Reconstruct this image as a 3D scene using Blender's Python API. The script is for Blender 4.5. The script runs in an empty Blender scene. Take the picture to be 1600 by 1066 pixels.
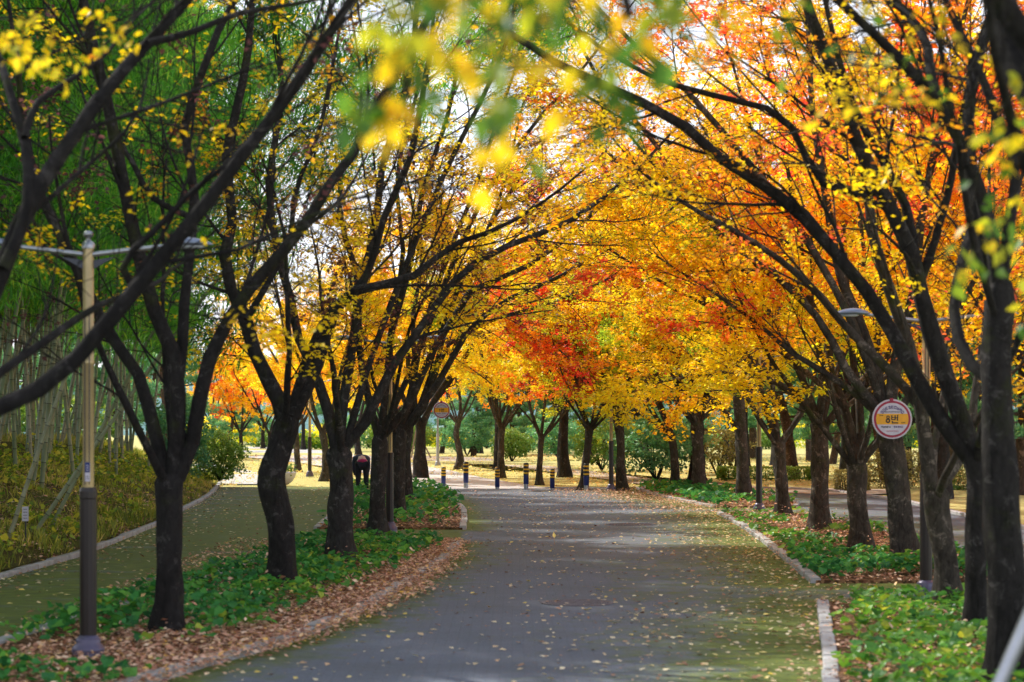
import bpy, bmesh, math, random
import numpy as np
from mathutils import Vector, Matrix

SC = bpy.context.scene
C = SC.collection
F, HZ, CH = 3111.0, 659.0, 2.1        # focal length in photo pixels, horizon row, camera height
rng = np.random.default_rng(11)
random.seed(5)

def gd(py): return F*CH/(py-HZ)                       # distance of a ground point seen at row py
def gx(px, D): return (px-800.0)/F*D
def G(px, py):
    D = gd(py); return (gx(px, D), D)
def P3(px, py, D): return np.array([gx(px, D), D, CH-(py-HZ)/F*D])

# ------------------------------------------------------------------ object helpers
def tag(o, label=None, cat=None, group=None, kind=None):
    if label: o['label'] = label
    if cat: o['category'] = cat
    if group: o['group'] = group
    if kind: o['kind'] = kind
    return o
def empty(name, loc=(0, 0, 0), rz=0.0):
    o = bpy.data.objects.new(name, None); C.objects.link(o)
    o.location = loc; o.rotation_euler = (0, 0, rz); o.empty_display_size = .2
    return o
def link(name, me, mat=None, parent=None):
    o = bpy.data.objects.new(name, me); C.objects.link(o)
    if mat is not None and len(me.materials) == 0: me.materials.append(mat)
    if parent is not None: o.parent = parent
    return o
def np_mesh(name, V, Fq, mat=None, rnd=None, smooth=True, attr=None, uv=None):
    """V (n,3) float, Fq (m,k) int faces."""
    V = np.asarray(V, np.float32).reshape(-1, 3); Fq = np.asarray(Fq, np.int32)
    me = bpy.data.meshes.new(name)
    m, k = Fq.shape
    me.vertices.add(len(V)); me.vertices.foreach_set('co', V.ravel())
    me.loops.add(m*k); me.loops.foreach_set('vertex_index', Fq.ravel())
    me.polygons.add(m)
    me.polygons.foreach_set('loop_start', np.arange(0, m*k, k, dtype=np.int32))
    me.polygons.foreach_set('loop_total', np.full(m, k, np.int32))
    me.polygons.foreach_set('use_smooth', np.full(m, smooth, bool))
    if rnd is not None:
        a = me.attributes.new('rnd', 'FLOAT_COLOR', 'POINT')
        c = np.ones((len(V), 4), np.float32); c[:, :rnd.shape[1]] = rnd
        a.data.foreach_set('color', c.ravel())
    if attr:
        for n_, v_ in attr.items():
            a = me.attributes.new(n_, 'FLOAT', 'POINT'); a.data.foreach_set('value', np.asarray(v_, np.float32).ravel())
    me.update(calc_edges=True)
    if mat: me.materials.append(mat)
    return me
def copy_tree(o, parent=None):
    c = o.copy(); C.objects.link(c)
    if parent is not None: c.parent = parent
    for ch in list(o.children): copy_tree(ch, c)
    return c

def norm(v): return v/np.maximum(np.linalg.norm(v, axis=-1, keepdims=True), 1e-9)

# ------------------------------------------------------------------ materials
def new_mat(name):
    m = bpy.data.materials.new(name); m.use_nodes = True
    nt = m.node_tree; nt.nodes.clear()
    out = nt.nodes.new('ShaderNodeOutputMaterial')
    return m, nt, out
def ramp(nt, fac, stops, interp='LINEAR'):
    r = nt.nodes.new('ShaderNodeValToRGB'); r.color_ramp.interpolation = interp
    e = r.color_ramp.elements
    e[0].position, e[0].color = stops[0][0], (*stops[0][1], 1)
    e[1].position, e[1].color = stops[-1][0], (*stops[-1][1], 1)
    for p_, c_ in stops[1:-1]:
        n_ = e.new(p_); n_.color = (*c_, 1)
    if fac is not None: nt.links.new(fac, r.inputs[0])
    return r.outputs[0]
def noise(nt, scale, detail=4, rough=.6, vec=None, dist=0):
    n_ = nt.nodes.new('ShaderNodeTexNoise'); n_.inputs['Scale'].default_value = scale
    n_.inputs['Detail'].default_value = detail; n_.inputs['Roughness'].default_value = rough
    n_.inputs['Distortion'].default_value = dist
    if vec is not None: nt.links.new(vec, n_.inputs['Vector'])
    return n_.outputs['Fac']
def coords(nt, scale=(1, 1, 1), kind='Object'):
    t = nt.nodes.new('ShaderNodeTexCoord'); m = nt.nodes.new('ShaderNodeMapping')
    m.inputs['Scale'].default_value = scale; nt.links.new(t.outputs[kind], m.inputs['Vector'])
    return m.outputs[0]
def mixc(nt, fac, a, b, mode='MIX'):
    m = nt.nodes.new('ShaderNodeMix'); m.data_type = 'RGBA'; m.blend_type = mode
    for s, v in ((m.inputs[0], fac), (m.inputs[6], a), (m.inputs[7], b)):
        if isinstance(v, (int, float)): s.default_value = v
        elif isinstance(v, tuple): s.default_value = (*v, 1)
        else: nt.links.new(v, s)
    return m.outputs[2]
def math_n(nt, op, a, b=None, c=None):
    m = nt.nodes.new('ShaderNodeMath'); m.operation = op
    for i, v in enumerate((a, b, c)):
        if v is None: continue
        if isinstance(v, (int, float)): m.inputs[i].default_value = v
        else: nt.links.new(v, m.inputs[i])
    return m.outputs[0]
def bump(nt, h, strength=.4, dist=.02):
    b = nt.nodes.new('ShaderNodeBump'); b.inputs['Strength'].default_value = strength
    b.inputs['Distance'].default_value = dist; nt.links.new(h, b.inputs['Height']); return b.outputs[0]
def principled(nt, out, col, rough=.7, metal=0., nrm=None, spec=None):
    p = nt.nodes.new('ShaderNodeBsdfPrincipled')
    if isinstance(col, tuple): p.inputs['Base Color'].default_value = (*col, 1)
    else: nt.links.new(col, p.inputs['Base Color'])
    if isinstance(rough, (int, float)): p.inputs['Roughness'].default_value = rough
    else: nt.links.new(rough, p.inputs['Roughness'])
    p.inputs['Metallic'].default_value = metal
    if spec is not None: p.inputs['Specular IOR Level'].default_value = spec
    if nrm is not None: nt.links.new(nrm, p.inputs['Normal'])
    nt.links.new(p.outputs[0], out.inputs[0]); return p

def plain(name, col, rough=.5, metal=0., var=.12, scale=9):
    m, nt, out = new_mat(name)
    n_ = noise(nt, scale, 5, .65, coords(nt))
    c = ramp(nt, n_, [(.3, tuple(x*(1-var) for x in col)), (.7, tuple(min(1, x*(1+var)) for x in col))])
    principled(nt, out, c, rough, metal, bump(nt, n_, .08, .004)); return m

def leaf_mat(name, stops, transl=.62, gloss=.03, rough=.4, interp='LINEAR', sat=1.0):
    m, nt, out = new_mat(name)
    a = nt.nodes.new('ShaderNodeAttribute'); a.attribute_name = 'rnd'
    s = nt.nodes.new('ShaderNodeSeparateColor'); nt.links.new(a.outputs['Color'], s.inputs[0])
    c = ramp(nt, s.outputs[0], stops, interp)
    br = math_n(nt, 'MULTIPLY_ADD', s.outputs[1], .45, 1.12)  # leaf colour lifted past full reflectance, standing in for stronger sunlight
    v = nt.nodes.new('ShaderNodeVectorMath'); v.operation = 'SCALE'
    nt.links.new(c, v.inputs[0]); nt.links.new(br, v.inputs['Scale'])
    d = nt.nodes.new('ShaderNodeBsdfDiffuse'); t = nt.nodes.new('ShaderNodeBsdfTranslucent'); g = nt.nodes.new('ShaderNodeBsdfGlossy')
    g.inputs['Roughness'].default_value = rough; g.inputs['Color'].default_value = (.9, .92, 1, 1)
    nt.links.new(v.outputs[0], d.inputs[0]); nt.links.new(v.outputs[0], t.inputs[0])
    m1 = nt.nodes.new('ShaderNodeMixShader'); m1.inputs[0].default_value = transl
    nt.links.new(d.outputs[0], m1.inputs[1]); nt.links.new(t.outputs[0], m1.inputs[2])
    m2 = nt.nodes.new('ShaderNodeMixShader'); m2.inputs[0].default_value = gloss
    nt.links.new(m1.outputs[0], m2.inputs[1]); nt.links.new(g.outputs[0], m2.inputs[2])
    nt.links.new(m2.outputs[0], out.inputs[0]); return m

YL, YG, GO = (1.0, .71, .012), (.74, .72, .03), (1.0, .51, .010)
OR, DO, RD, PK = (1.0, .30, .014), (.95, .17, .014), (.82, .06, .015), (.95, .11, .07)
BR, PU, GR, LG = (.28, .10, .05), (.13, .05, .05), (.10, .26, .02), (.34, .54, .03)
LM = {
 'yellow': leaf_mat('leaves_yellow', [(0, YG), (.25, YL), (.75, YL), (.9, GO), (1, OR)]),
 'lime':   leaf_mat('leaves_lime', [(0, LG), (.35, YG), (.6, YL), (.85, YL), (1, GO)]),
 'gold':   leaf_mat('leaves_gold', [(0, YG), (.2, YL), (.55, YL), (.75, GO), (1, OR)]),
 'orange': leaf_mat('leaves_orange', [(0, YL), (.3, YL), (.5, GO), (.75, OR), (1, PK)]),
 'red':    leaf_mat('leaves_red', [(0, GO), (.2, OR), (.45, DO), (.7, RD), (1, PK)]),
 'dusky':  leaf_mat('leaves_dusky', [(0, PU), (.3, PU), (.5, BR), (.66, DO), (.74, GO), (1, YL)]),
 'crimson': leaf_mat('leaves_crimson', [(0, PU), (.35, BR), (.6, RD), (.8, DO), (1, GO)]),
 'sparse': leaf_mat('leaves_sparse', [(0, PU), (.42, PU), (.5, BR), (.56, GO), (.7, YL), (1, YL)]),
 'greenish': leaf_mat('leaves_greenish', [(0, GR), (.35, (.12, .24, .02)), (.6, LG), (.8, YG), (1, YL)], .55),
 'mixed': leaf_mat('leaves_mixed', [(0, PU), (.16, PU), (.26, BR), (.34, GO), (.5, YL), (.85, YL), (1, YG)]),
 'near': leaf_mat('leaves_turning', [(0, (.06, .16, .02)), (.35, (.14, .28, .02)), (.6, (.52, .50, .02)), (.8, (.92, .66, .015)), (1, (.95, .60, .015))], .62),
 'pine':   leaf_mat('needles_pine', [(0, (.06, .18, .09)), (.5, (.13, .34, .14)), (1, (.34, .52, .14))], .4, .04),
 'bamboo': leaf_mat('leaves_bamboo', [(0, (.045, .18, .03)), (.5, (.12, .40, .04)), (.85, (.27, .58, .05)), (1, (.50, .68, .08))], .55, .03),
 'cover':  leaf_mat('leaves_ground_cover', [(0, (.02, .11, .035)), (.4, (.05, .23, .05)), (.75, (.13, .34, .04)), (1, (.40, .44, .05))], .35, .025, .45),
 'coverlit':  leaf_mat('leaves_ground_cover_sunlit', [(0, (.035, .13, .035)), (.4, (.08, .24, .03)), (.75, (.18, .36, .03)), (1, (.45, .46, .04))], .45, .04, .42),  # brighter copy of the cover leaves, sun patches put into the colour
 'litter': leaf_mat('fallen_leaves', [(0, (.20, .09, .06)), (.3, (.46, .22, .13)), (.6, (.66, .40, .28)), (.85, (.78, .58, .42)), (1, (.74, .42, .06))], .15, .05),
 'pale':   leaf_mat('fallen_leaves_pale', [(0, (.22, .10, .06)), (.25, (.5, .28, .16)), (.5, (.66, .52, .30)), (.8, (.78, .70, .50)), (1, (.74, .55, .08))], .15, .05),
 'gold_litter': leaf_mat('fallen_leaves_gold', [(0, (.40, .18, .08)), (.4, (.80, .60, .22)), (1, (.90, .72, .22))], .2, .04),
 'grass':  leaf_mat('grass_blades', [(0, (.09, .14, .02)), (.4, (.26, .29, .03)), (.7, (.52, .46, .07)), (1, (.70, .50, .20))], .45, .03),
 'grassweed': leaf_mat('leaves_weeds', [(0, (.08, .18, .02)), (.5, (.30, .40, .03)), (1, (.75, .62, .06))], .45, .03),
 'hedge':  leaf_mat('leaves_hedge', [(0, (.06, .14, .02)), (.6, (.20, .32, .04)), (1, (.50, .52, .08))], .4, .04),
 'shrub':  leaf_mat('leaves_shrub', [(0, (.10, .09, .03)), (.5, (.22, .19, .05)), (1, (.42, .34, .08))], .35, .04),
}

def bark_mat(name, dark, light, moss=.35, pine=False):
    m, nt, out = new_mat(name)
    v = coords(nt, (1, 1, .48) if not pine else (1, 1, .45))
    n1 = noise(nt, 15, 8, .78, v, .8); n2 = noise(nt, 2.3, 6, .7, coords(nt), .5); n3 = noise(nt, 1.7, 5, .65, coords(nt), .3)
    c = ramp(nt, n1, [(.32, dark), (.52, tuple((a+b)/2 for a, b in zip(dark, light))), (.72, light)])
    c = mixc(nt, ramp(nt, n2, [(.35, (0, 0, 0)), (.7, (.55, .55, .55))]), c, tuple(min(1, x*1.7) for x in light))
    c = mixc(nt, ramp(nt, n3, [(.55, (0, 0, 0)), (.68, (moss, moss, moss))]), c, (.07, .085, .02))
    vor = nt.nodes.new('ShaderNodeTexVoronoi'); vor.inputs['Scale'].default_value = 14 if pine else 17
    nt.links.new(v, vor.inputs['Vector'])
    crk = noise(nt, 9, 8, .85, coords(nt, (1, 1, .22)), 1.6)
    c = mixc(nt, .9, c, ramp(nt, crk, [(.36, (.22, .21, .2)), (.46, (.9, .9, .9)), (.62, (1.0, 1.0, 1.0)), (.72, (1.6, 1.55, 1.5))]), 'MULTIPLY')
    c = mixc(nt, .35, c, ramp(nt, vor.outputs['Distance'], [(.0, (1.2, 1.2, 1.2)), (.6, (.4, .4, .4))]), 'MULTIPLY')
    lc = ramp(nt, math_n(nt, 'ADD', noise(nt, 7, 6, .8, coords(nt), .6), math_n(nt, 'MULTIPLY_ADD', n2, .5, -.25)), [(.57, (0, 0, 0)), (.64, (.85, .85, .85))])
    c = mixc(nt, lc, c, tuple(min(.5, x*2.3) for x in light))
    h = math_n(nt, 'ADD', math_n(nt, 'MULTIPLY', vor.outputs['Distance'], .5), math_n(nt, 'ADD', n1, math_n(nt, 'MULTIPLY', crk, 1.2)))
    principled(nt, out, c, .9, 0, bump(nt, h, 1.0, .03), .25); return m
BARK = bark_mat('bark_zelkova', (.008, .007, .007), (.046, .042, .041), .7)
BARKR = bark_mat('bark_zelkova_warm', (.012, .010, .008), (.115, .098, .080), .95)
BARKM = bark_mat('bark_zelkova_grey', (.012, .011, .011), (.075, .070, .068), .95)
BARKP = bark_mat('bark_pine', (.03, .02, .016), (.12, .08, .06), .1, True)

# ------------------------------------------------------------------ geometry generators
def resample(pts, n, w=None):
    """Catmull-Rom through pts -> n points (and widths)."""
    pts = np.asarray(pts, float); m = len(pts)
    if m == 2: pts = np.stack([pts[0], (pts[0]+pts[1])/2, pts[1]]); m = 3; w = None if w is None else [w[0], (w[0]+w[1])/2, w[1]]
    seg = np.linalg.norm(np.diff(pts, axis=0), axis=1)**.5; u = np.concatenate([[0], np.cumsum(seg)])
    L = np.concatenate([[0], np.cumsum(np.linalg.norm(np.diff(pts, axis=0), axis=1))])
    t = np.interp(np.linspace(0, L[-1], n), L, u)
    ext = np.vstack([2*pts[0]-pts[1], pts, 2*pts[-1]-pts[-2]])
    out = np.zeros((n, pts.shape[1]))
    for i, tt in enumerate(t):
        k = min(max(int(np.searchsorted(u, tt, side='right'))-1, 0), m-2)
        s = (tt-u[k])/max(u[k+1]-u[k], 1e-9)
        a, b, c, d = ext[k], ext[k+1], ext[k+2], ext[k+3]
        out[i] = .5*((2*b)+(-a+c)*s+(2*a-5*b+4*c-d)*s*s+(-a+3*b-3*c+d)*s**3)
    if w is None: return out
    return out, np.interp(np.linspace(0, L[-1], n), L, w)

def tubes(paths, radii, sides, rough=0.0, seed=0, cap=False):
    """paths (N,n,3), radii (N,n) -> verts, quads"""
    paths = np.asarray(paths, float); radii = np.asarray(radii, float)
    N, n, _ = paths.shape
    T = norm(np.gradient(paths, axis=1))
    mean = norm(T.mean(axis=1))
    ref = np.where(np.abs(mean[:, 2:3]) > .75, np.array([[1., 0, 0]]), np.array([[0, 0, 1.]]))[:, None, :]
    U = norm(np.cross(T, np.broadcast_to(ref, T.shape))); W = np.cross(T, U)
    ang = np.linspace(0, 2*np.pi, sides, endpoint=False)
    R = radii[:, :, None]*np.ones((1, 1, sides))
    if rough > 0:
        r_ = np.random.default_rng(seed)
        L = np.concatenate([np.zeros((N, 1)), np.cumsum(np.linalg.norm(np.diff(paths, axis=1), axis=2), axis=1)], axis=1)[:, :, None]
        for q in range(7):
            k = r_.integers(1, 6); f = r_.uniform(1.5, 9); ph = r_.uniform(0, 6.28, (N, 1, 1)); p2 = r_.uniform(0, 6.28, (N, 1, 1))
            R = R*(1+rough*.5*np.sin(k*ang[None, None, :]+ph+.6*np.sin(L*f*.4))*np.cos(L*f+p2))
    V = paths[:, :, None, :]+R[..., None]*(np.cos(ang)[None, None, :, None]*U[:, :, None, :]+np.sin(ang)[None, None, :, None]*W[:, :, None, :])
    base = (np.arange(N)*n*sides)[:, None, None]; i = (np.arange(n-1)*sides)[None, :, None]; j = np.arange(sides)[None, None, :]; j2 = (j+1) % sides
    Fq = np.stack(np.broadcast_arrays(base+i+j, base+i+j2, base+i+sides+j2, base+i+sides+j), axis=-1).reshape(-1, 4)
    return V.reshape(-1, 3), Fq
def merge(parts):
    Vs, Fs, o = [], [], 0
    for V, Fq in parts:
        Vs.append(V); Fs.append(Fq+o); o += len(V)
    return np.vstack(Vs), np.vstack(Fs)

DIAMOND = (np.array([[0, 0, 0], [-.34, .42, .05], [0, 1, -.05], [.34, .42, .05]]), np.array([[0, 3, 2, 1]]))
NARROW = (np.array([[0, 0, 0], [-.075, .35, .0], [0, 1, -.12], [.075, .35, .0]]), np.array([[0, 3, 2, 1]]))
BLADE = (np.array([[-.035, 0, 0], [.035, 0, 0], [.02, 0.12, .6], [0, .34, 1.0]]), np.array([[0, 1, 2, 3]]))
HEART = (np.array([[0, .08, 0], [-.46, .0, .05], [.46, .0, .05], [0, .45, -.09], [-.5, .5, .05], [.5, .5, .05], [0, 1, -.04]]),
         np.array([[0, 3, 4, 1], [0, 2, 5, 3], [3, 5, 6, 4]]))
def scatter_leaves(pos, yaw, pitch, roll, size, tmpl, hue, bri):
    """place a leaf template; pitch tilts its tip up/down, roll banks it"""
    TV, TF = tmpl; N = len(pos); k = len(TV)
    cy, sy, cp, sp, cr, sr = np.cos(yaw), np.sin(yaw), np.cos(pitch), np.sin(pitch), np.cos(roll), np.sin(roll)
    x, y, z = TV[:, 0][None], TV[:, 1][None], TV[:, 2][None]
    x1 = x*cr[:, None]+z*sr[:, None]; z1 = -x*sr[:, None]+z*cr[:, None]
    y2 = y*cp[:, None]-z1*sp[:, None]; z2 = y*sp[:, None]+z1*cp[:, None]
    X = x1*cy[:, None]-y2*sy[:, None]; Y = x1*sy[:, None]+y2*cy[:, None]
    V = np.stack([X, Y, z2], -1)*size[:, None, None]+pos[:, None, :]
    Fq = (TF[None]+(np.arange(N)*k)[:, None, None]).reshape(-1, TF.shape[1])
    rnd = np.repeat(np.stack([np.clip(hue, 0, 1), np.clip(bri, 0, 1), np.zeros(N)], -1), k, axis=0)
    return V.reshape(-1, 3), Fq, rnd

def grow(Pt, Dr, L, n, up, wob, r_):
    N = len(Pt); out = np.zeros((N, n, 3)); out[:, 0] = Pt; d = norm(Dr)
    bend = r_.normal(0, wob, (N, 3))
    for i in range(1, n):
        d = norm(d+bend*.5+r_.normal(0, wob, (N, 3))+np.array([0, 0, up]))
        out[:, i] = out[:, i-1]+d*(L/(n-1))[:, None]
    return out
def children(paths, radii, k, tmin, tmax, ang, lenr, r_, flat=1.0, rad_f=.55, centre=None, outw=0.0):
    N, n, _ = paths.shape
    t = (tmin+(tmax-tmin)*(np.arange(k)[None]+r_.uniform(0, 1, (N, k)))/k)*(n-1)
    i = np.clip(t.astype(int), 0, n-2); f = (t-i)[..., None]; rows = np.arange(N)[:, None]
    p = paths[rows, i]*(1-f)+paths[rows, i+1]*f
    tan = norm(paths[rows, i+1]-paths[rows, i])
    rr = radii[rows, i]*(1-f[..., 0])+radii[rows, i+1]*f[..., 0]
    rv = r_.normal(0, 1, (N, k, 3)); perp = norm(rv-(rv*tan).sum(-1, keepdims=True)*tan)
    a = r_.normal(ang, .18, (N, k, 1))
    d = tan*np.cos(a)+perp*np.sin(a)
    if centre is not None and outw > 0:
        o = p-centre; o[..., 2] = 0; d = d+norm(o)*outw
    d[..., 2] *= flat
    L = r_.uniform(lenr[0], lenr[1], (N, k))*(1-.35*(t/(n-1)))
    return p.reshape(-1, 3), norm(d).reshape(-1, 3), L.ravel(), (rr*rad_f).ravel()

def taper(r0, n, end): return r0[:, None]*np.linspace(1, end, n)[None]

def build_tree(name, trunk, tw, limbs, seed, mat, bark=None, leaf=1.0, lsize=.062, spread=1.0, ncl=(7, 5, 4), leaves_per=13,
               origin=(0, 0, 0), label=None, group=None, flat=.75, kind=None, sparse_twigs=1.0, keep=None, hue_bias=0.0):
    """trunk: (n,3) path; limbs: list of (path(12,3), radii(12)). Returns the thing (Empty > trunk, branches, crown)."""
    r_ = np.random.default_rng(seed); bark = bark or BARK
    root = empty(name, origin); O = np.array(origin, float)
    parts = [tubes(trunk[None]-O, tw[None], 18, .10, seed)]
    lp = np.array([l[0] for l in limbs]); lr = np.array([l[1] for l in limbs])
    parts.append(tubes(lp-O, lr, 11, .09, seed+1))
    V, Fq = merge(parts)
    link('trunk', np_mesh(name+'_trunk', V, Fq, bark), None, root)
    cen = trunk[-1]
    p, d, L, r0 = children(lp, lr, ncl[0], .22, 1.0, .62, (1.3*spread, 2.6*spread), r_, 1.0, .5, cen, .25)
    r0 = np.clip(r0*.75, .009, .024)
    c1 = grow(p, d, L, 8, .035, .075, r_); cr1 = taper(r0, 8, .35)
    p, d, L, r0 = children(c1, cr1, ncl[1], .15, 1.0, .65, (.55*spread, 1.25*spread), r_, flat, .6)
    r0 = np.clip(r0, .006, .013)
    c2 = grow(p, d, L, 6, .012, .10, r_); cr2 = taper(r0, 6, .4)
    p, d, L, r0 = children(c2, cr2, ncl[2], .15, 1.0, .7, (.25, .55), r_, .6, .6)
    c3 = grow(p, d, L, 4, -.03, .12, r_); cr3 = np.full((len(c3), 4), .0035)
    if keep is not None:
        m3 = keep(c3[:, -1]); c3, cr3 = c3[m3], cr3[m3]; own = np.arange(len(m3))[m3]
    else: own = np.arange(len(c3))
    if sparse_twigs < 1:
        m3 = r_.uniform(0, 1, len(c3)) < sparse_twigs; c3, cr3, own = c3[m3], cr3[m3], own[m3]
    V, Fq = merge([tubes(c1-O, cr1, 5), tubes(c2-O, cr2, 4), tubes(c3-O, cr3, 3)])
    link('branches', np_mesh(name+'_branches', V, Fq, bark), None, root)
    if leaf > 0:
        n1 = len(c1); k2 = ncl[1]*ncl[2]
        h1 = r_.uniform(0, 1, n1)+0*1.0
        n2 = n1*ncl[1]; h2 = np.repeat(h1, ncl[1])+r_.normal(0, .12, n2)
        d2 = r_.uniform(0, 1, n2)                                     # some sprays are bare, some full
        dens = np.clip((leaf*1.25-d2)*3.0, 0, 1)
        hc = h2[own//ncl[2]]; dc = dens[own//ncl[2]]
        M = len(c3); t = r_.uniform(.1, 1.0, (M, leaves_per))*3
        i = np.clip(t.astype(int), 0, 2); f = (t-i)[..., None]; rows = np.arange(M)[:, None]
        pos = c3[rows, i]*(1-f)+c3[rows, i+1]*f+r_.normal(0, .035, (M, leaves_per, 3))
        msk = r_.uniform(0, 1, (M, leaves_per)) < dc[:, None]
        hue = (hc[:, None]+r_.normal(0, .07, (M, leaves_per)))[msk]; hue = np.abs(hue); hue = np.where(hue > 1, 2-hue, hue)+hue_bias
        pos = pos[msk]-O; K = len(pos)
        V, Fq, rnd = scatter_leaves(pos, r_.uniform(0, 6.28, K), r_.normal(-.30, .34, K), r_.normal(-.1, .40, K),
                                    lsize*r_.uniform(.65, 1.35, K), DIAMOND, hue, r_.uniform(0, 1, K))
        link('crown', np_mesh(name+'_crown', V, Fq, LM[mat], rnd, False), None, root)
    return tag(root, label, 'tree', group)

def hero(px, py, w, tpts, limbs, seed, mat, label, auto=2, ext=1.6, top=None, autolen=(3.0, 4.2), group=None, name='maple_tree', lim=.84, **kw):
    """trunk and limbs traced as (column, row) and set at the tree's own distance, limbs leaning nearer or farther."""
    r_ = np.random.default_rng(seed+500)
    D = gd(py); s = D/F
    tp = [P3(px, py, D)*[1, 1, 0]+[0, 0, -.12]]+[P3(a, b, D) for a, b, _ in tpts]
    tws = [w*1.15]+[q[2]*.9 for q in tpts]
    tp, tw = resample(tp, 20, tws); tw = tw*s/2
    z = tp[:, 2]; tw = tw*(1+.35*np.exp(-np.clip(z, 0, 9)/.16))
    tw[-1] *= .75
    out = []
    for dd, w0, w1, pts in limbs:
        n = len(pts); q = [P3(a, b, D+dd*(i/max(n-1, 1))**1.2) for i, (a, b) in enumerate(pts)]
        q[0] = q[0]*.6+tp[-2]*.4 if np.linalg.norm(q[0]-tp[-1]) < .5 else q[0]
        d = norm(q[-1]-q[-2]); e = q[-1]
        d2 = norm(d+np.array([r_.normal(0, .12), .15*np.sign(dd), .18]))
        q = q+[e+d2*ext*.5, e+d2*ext*.5+norm(d2+r_.normal(0, .15, 3)+[0, 0, .12])*ext*.5]
        L = np.arange(len(q)); wd = list(np.linspace(w0, w1, n))+[w1*.7, w1*.3]
        a, b = resample(q, 16, wd); out.append((a, np.maximum(b*s/2*lim, .007)))
    for k in range(auto):
        az = r_.uniform(0, 6.28) if auto > 3 else (math.pi/2 if k % 2 else -math.pi/2)+r_.normal(0, .5)
        d = np.array([math.cos(az)*.75, math.sin(az)*.75, .85]); L = r_.uniform(*autolen)
        q = grow(tp[-3:-2]+[[0, 0, 0]], d[None], np.array([L]), 16, .03, .06, r_)[0]
        out.append((q, np.linspace(tw[-1]*.42, .010, 16)))
    base = (tp[0][0], tp[0][1], 0)
    return build_tree(name, tp, tw, out, seed, mat, origin=base, label=label, group=group, **kw)

def auto_tree(name, seed, Hf, nl, L, spreadr, w, mat, origin=(0, 0, 0), lean=(0, 0), **kw):
    r_ = np.random.default_rng(seed+900); O = np.array(origin, float)
    tp = [O+[0, 0, -.1], O+[lean[0]*.3+r_.normal(0, .04), lean[1]*.3, Hf*.5], O+[lean[0], lean[1], Hf]]
    tp, tw = resample(tp, 14, [w*.75, w*.5, w*.46]); tw *= (1+.3*np.exp(-np.clip(tp[:, 2]-O[2], 0, 9)/.15))
    a0 = r_.uniform(0, 6.28); ls = []
    for k in range(nl):
        az = a0+k*6.283/nl+r_.normal(0, .25); c = spreadr*r_.uniform(.6, 1.15)
        d = np.array([math.cos(az)*c, math.sin(az)*c, 1.0]); Lk = L*r_.uniform(.75, 1.15)
        q = grow(tp[-2:-1], d[None], np.array([Lk]), 16, .02, .055, r_)[0]
        ls.append((q, np.linspace(w*.27, .012, 16)))
    return build_tree(name, tp, tw, ls, seed, mat, origin=origin, **kw)

# ------------------------------------------------------------------ ground plan
XLk = lambda y: np.interp(y, [-10, 20, 26.6, 31, 39.4, 56.3, 68, 80], [-6.9, -6.9, -6.8, -6.7, -7.1, -8.5, -9.9, -11.2])
XRk = lambda y: np.interp(y, [-10, 29, 44, 53, 59, 62, 66], [10, 10, 10, 10.2, 9.6, 8.6, 7.8])
BEDS = {
 'left_near': [(-.93, 34.2), (-1.05, 29.6), (-1.34, 26), (-1.57, 23.2), (-1.82, 21), (-2.2, 18.6), (-2.75, 16.8), (-3.3, 14), (-3.7, 9), (-5.0, 9), (-4.9, 14), (-4.78, 18.6), (-4.62, 20), (-3.97, 26.9), (-3.77, 30.2), (-3.62, 34.2)],
 'left_far': [(-.96, 38.6), (-1.0, 42), (-1.12, 46.3), (-1.45, 52), (-2.0, 57.5), (-2.7, 61), (-4.2, 63.5), (-5.6, 64), (-5.0, 56), (-4.25, 49), (-4.0, 44.7), (-3.8, 38.8)],
 'right_near': [(1.7, 9), (2.56, 16), (3.1, 19.6), (3.55, 22.8), (6.5, 22.6), (6.3, 16), (6.1, 9)],
 'right_mid': [(3.94, 25.8), (4.18, 30.2), (4.42, 35), (4.62, 40), (4.72, 45.2), (5.4, 46), (6.6, 44), (7.1, 39.6), (6.9, 34), (6.7, 29.8), (6.6, 25.8)],
 'right_far': [(4.95, 48.5), (4.4, 53), (4.0, 58), (3.9, 61.8), (4.6, 63.6), (6.6, 62), (7.4, 57), (7.3, 51), (6.9, 48.4)],
}
def inpoly(x, y, poly):
    x = np.asarray(x); y = np.asarray(y); r = np.zeros(x.shape, bool); n = len(poly)
    for i in range(n):
        x1, y1 = poly[i]; x2, y2 = poly[(i+1) % n]
        if y1 == y2: continue
        c = ((y1 > y) != (y2 > y)) & (x < (x2-x1)*(y-y1)/(y2-y1)+x1); r ^= c
    return r
def dpoly(x, y, poly, close=True):
    d = np.full(np.shape(x), 1e9); n = len(poly)
    for i in range(n if close else n-1):
        a = np.array(poly[i], float); b = np.array(poly[(i+1) % n], float); ab = b-a
        t = np.clip(((x-a[0])*ab[0]+(y-a[1])*ab[1])/(ab@ab), 0, 1)
        d = np.minimum(d, np.hypot(x-a[0]-t*ab[0], y-a[1]-t*ab[1]))
    return d
def smooth_poly(pts, n, close=True):
    pts = [np.array(p) for p in pts]; out = []
    m = len(pts)
    for i in range(m if close else m-1):
        a, b = pts[i], pts[(i+1) % m]
        for k in range(n): out.append(a+(b-a)*k/n)
    if not close: out.append(pts[-1])
    return np.array(out)

def wob(x, y, s=1.0):
    return (np.sin(x*1.7*s+.8*np.sin(y*1.1*s))+np.sin(y*2.1*s+1.3+.7*np.sin(x*1.3*s))+np.sin((x+y)*3.3*s+.5)*.5)/2.5
def bank_z(x, y):
    d = np.maximum(XLk(y)-x, 0)
    z = .04+.36*np.minimum(d, 4.2)+.06*np.maximum(d-4.2, 0)
    z = z*np.clip((78-y)/12, 0, 1)+.05*wob(x, y, .8)*np.clip(d, 0, 1)
    return z

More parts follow.
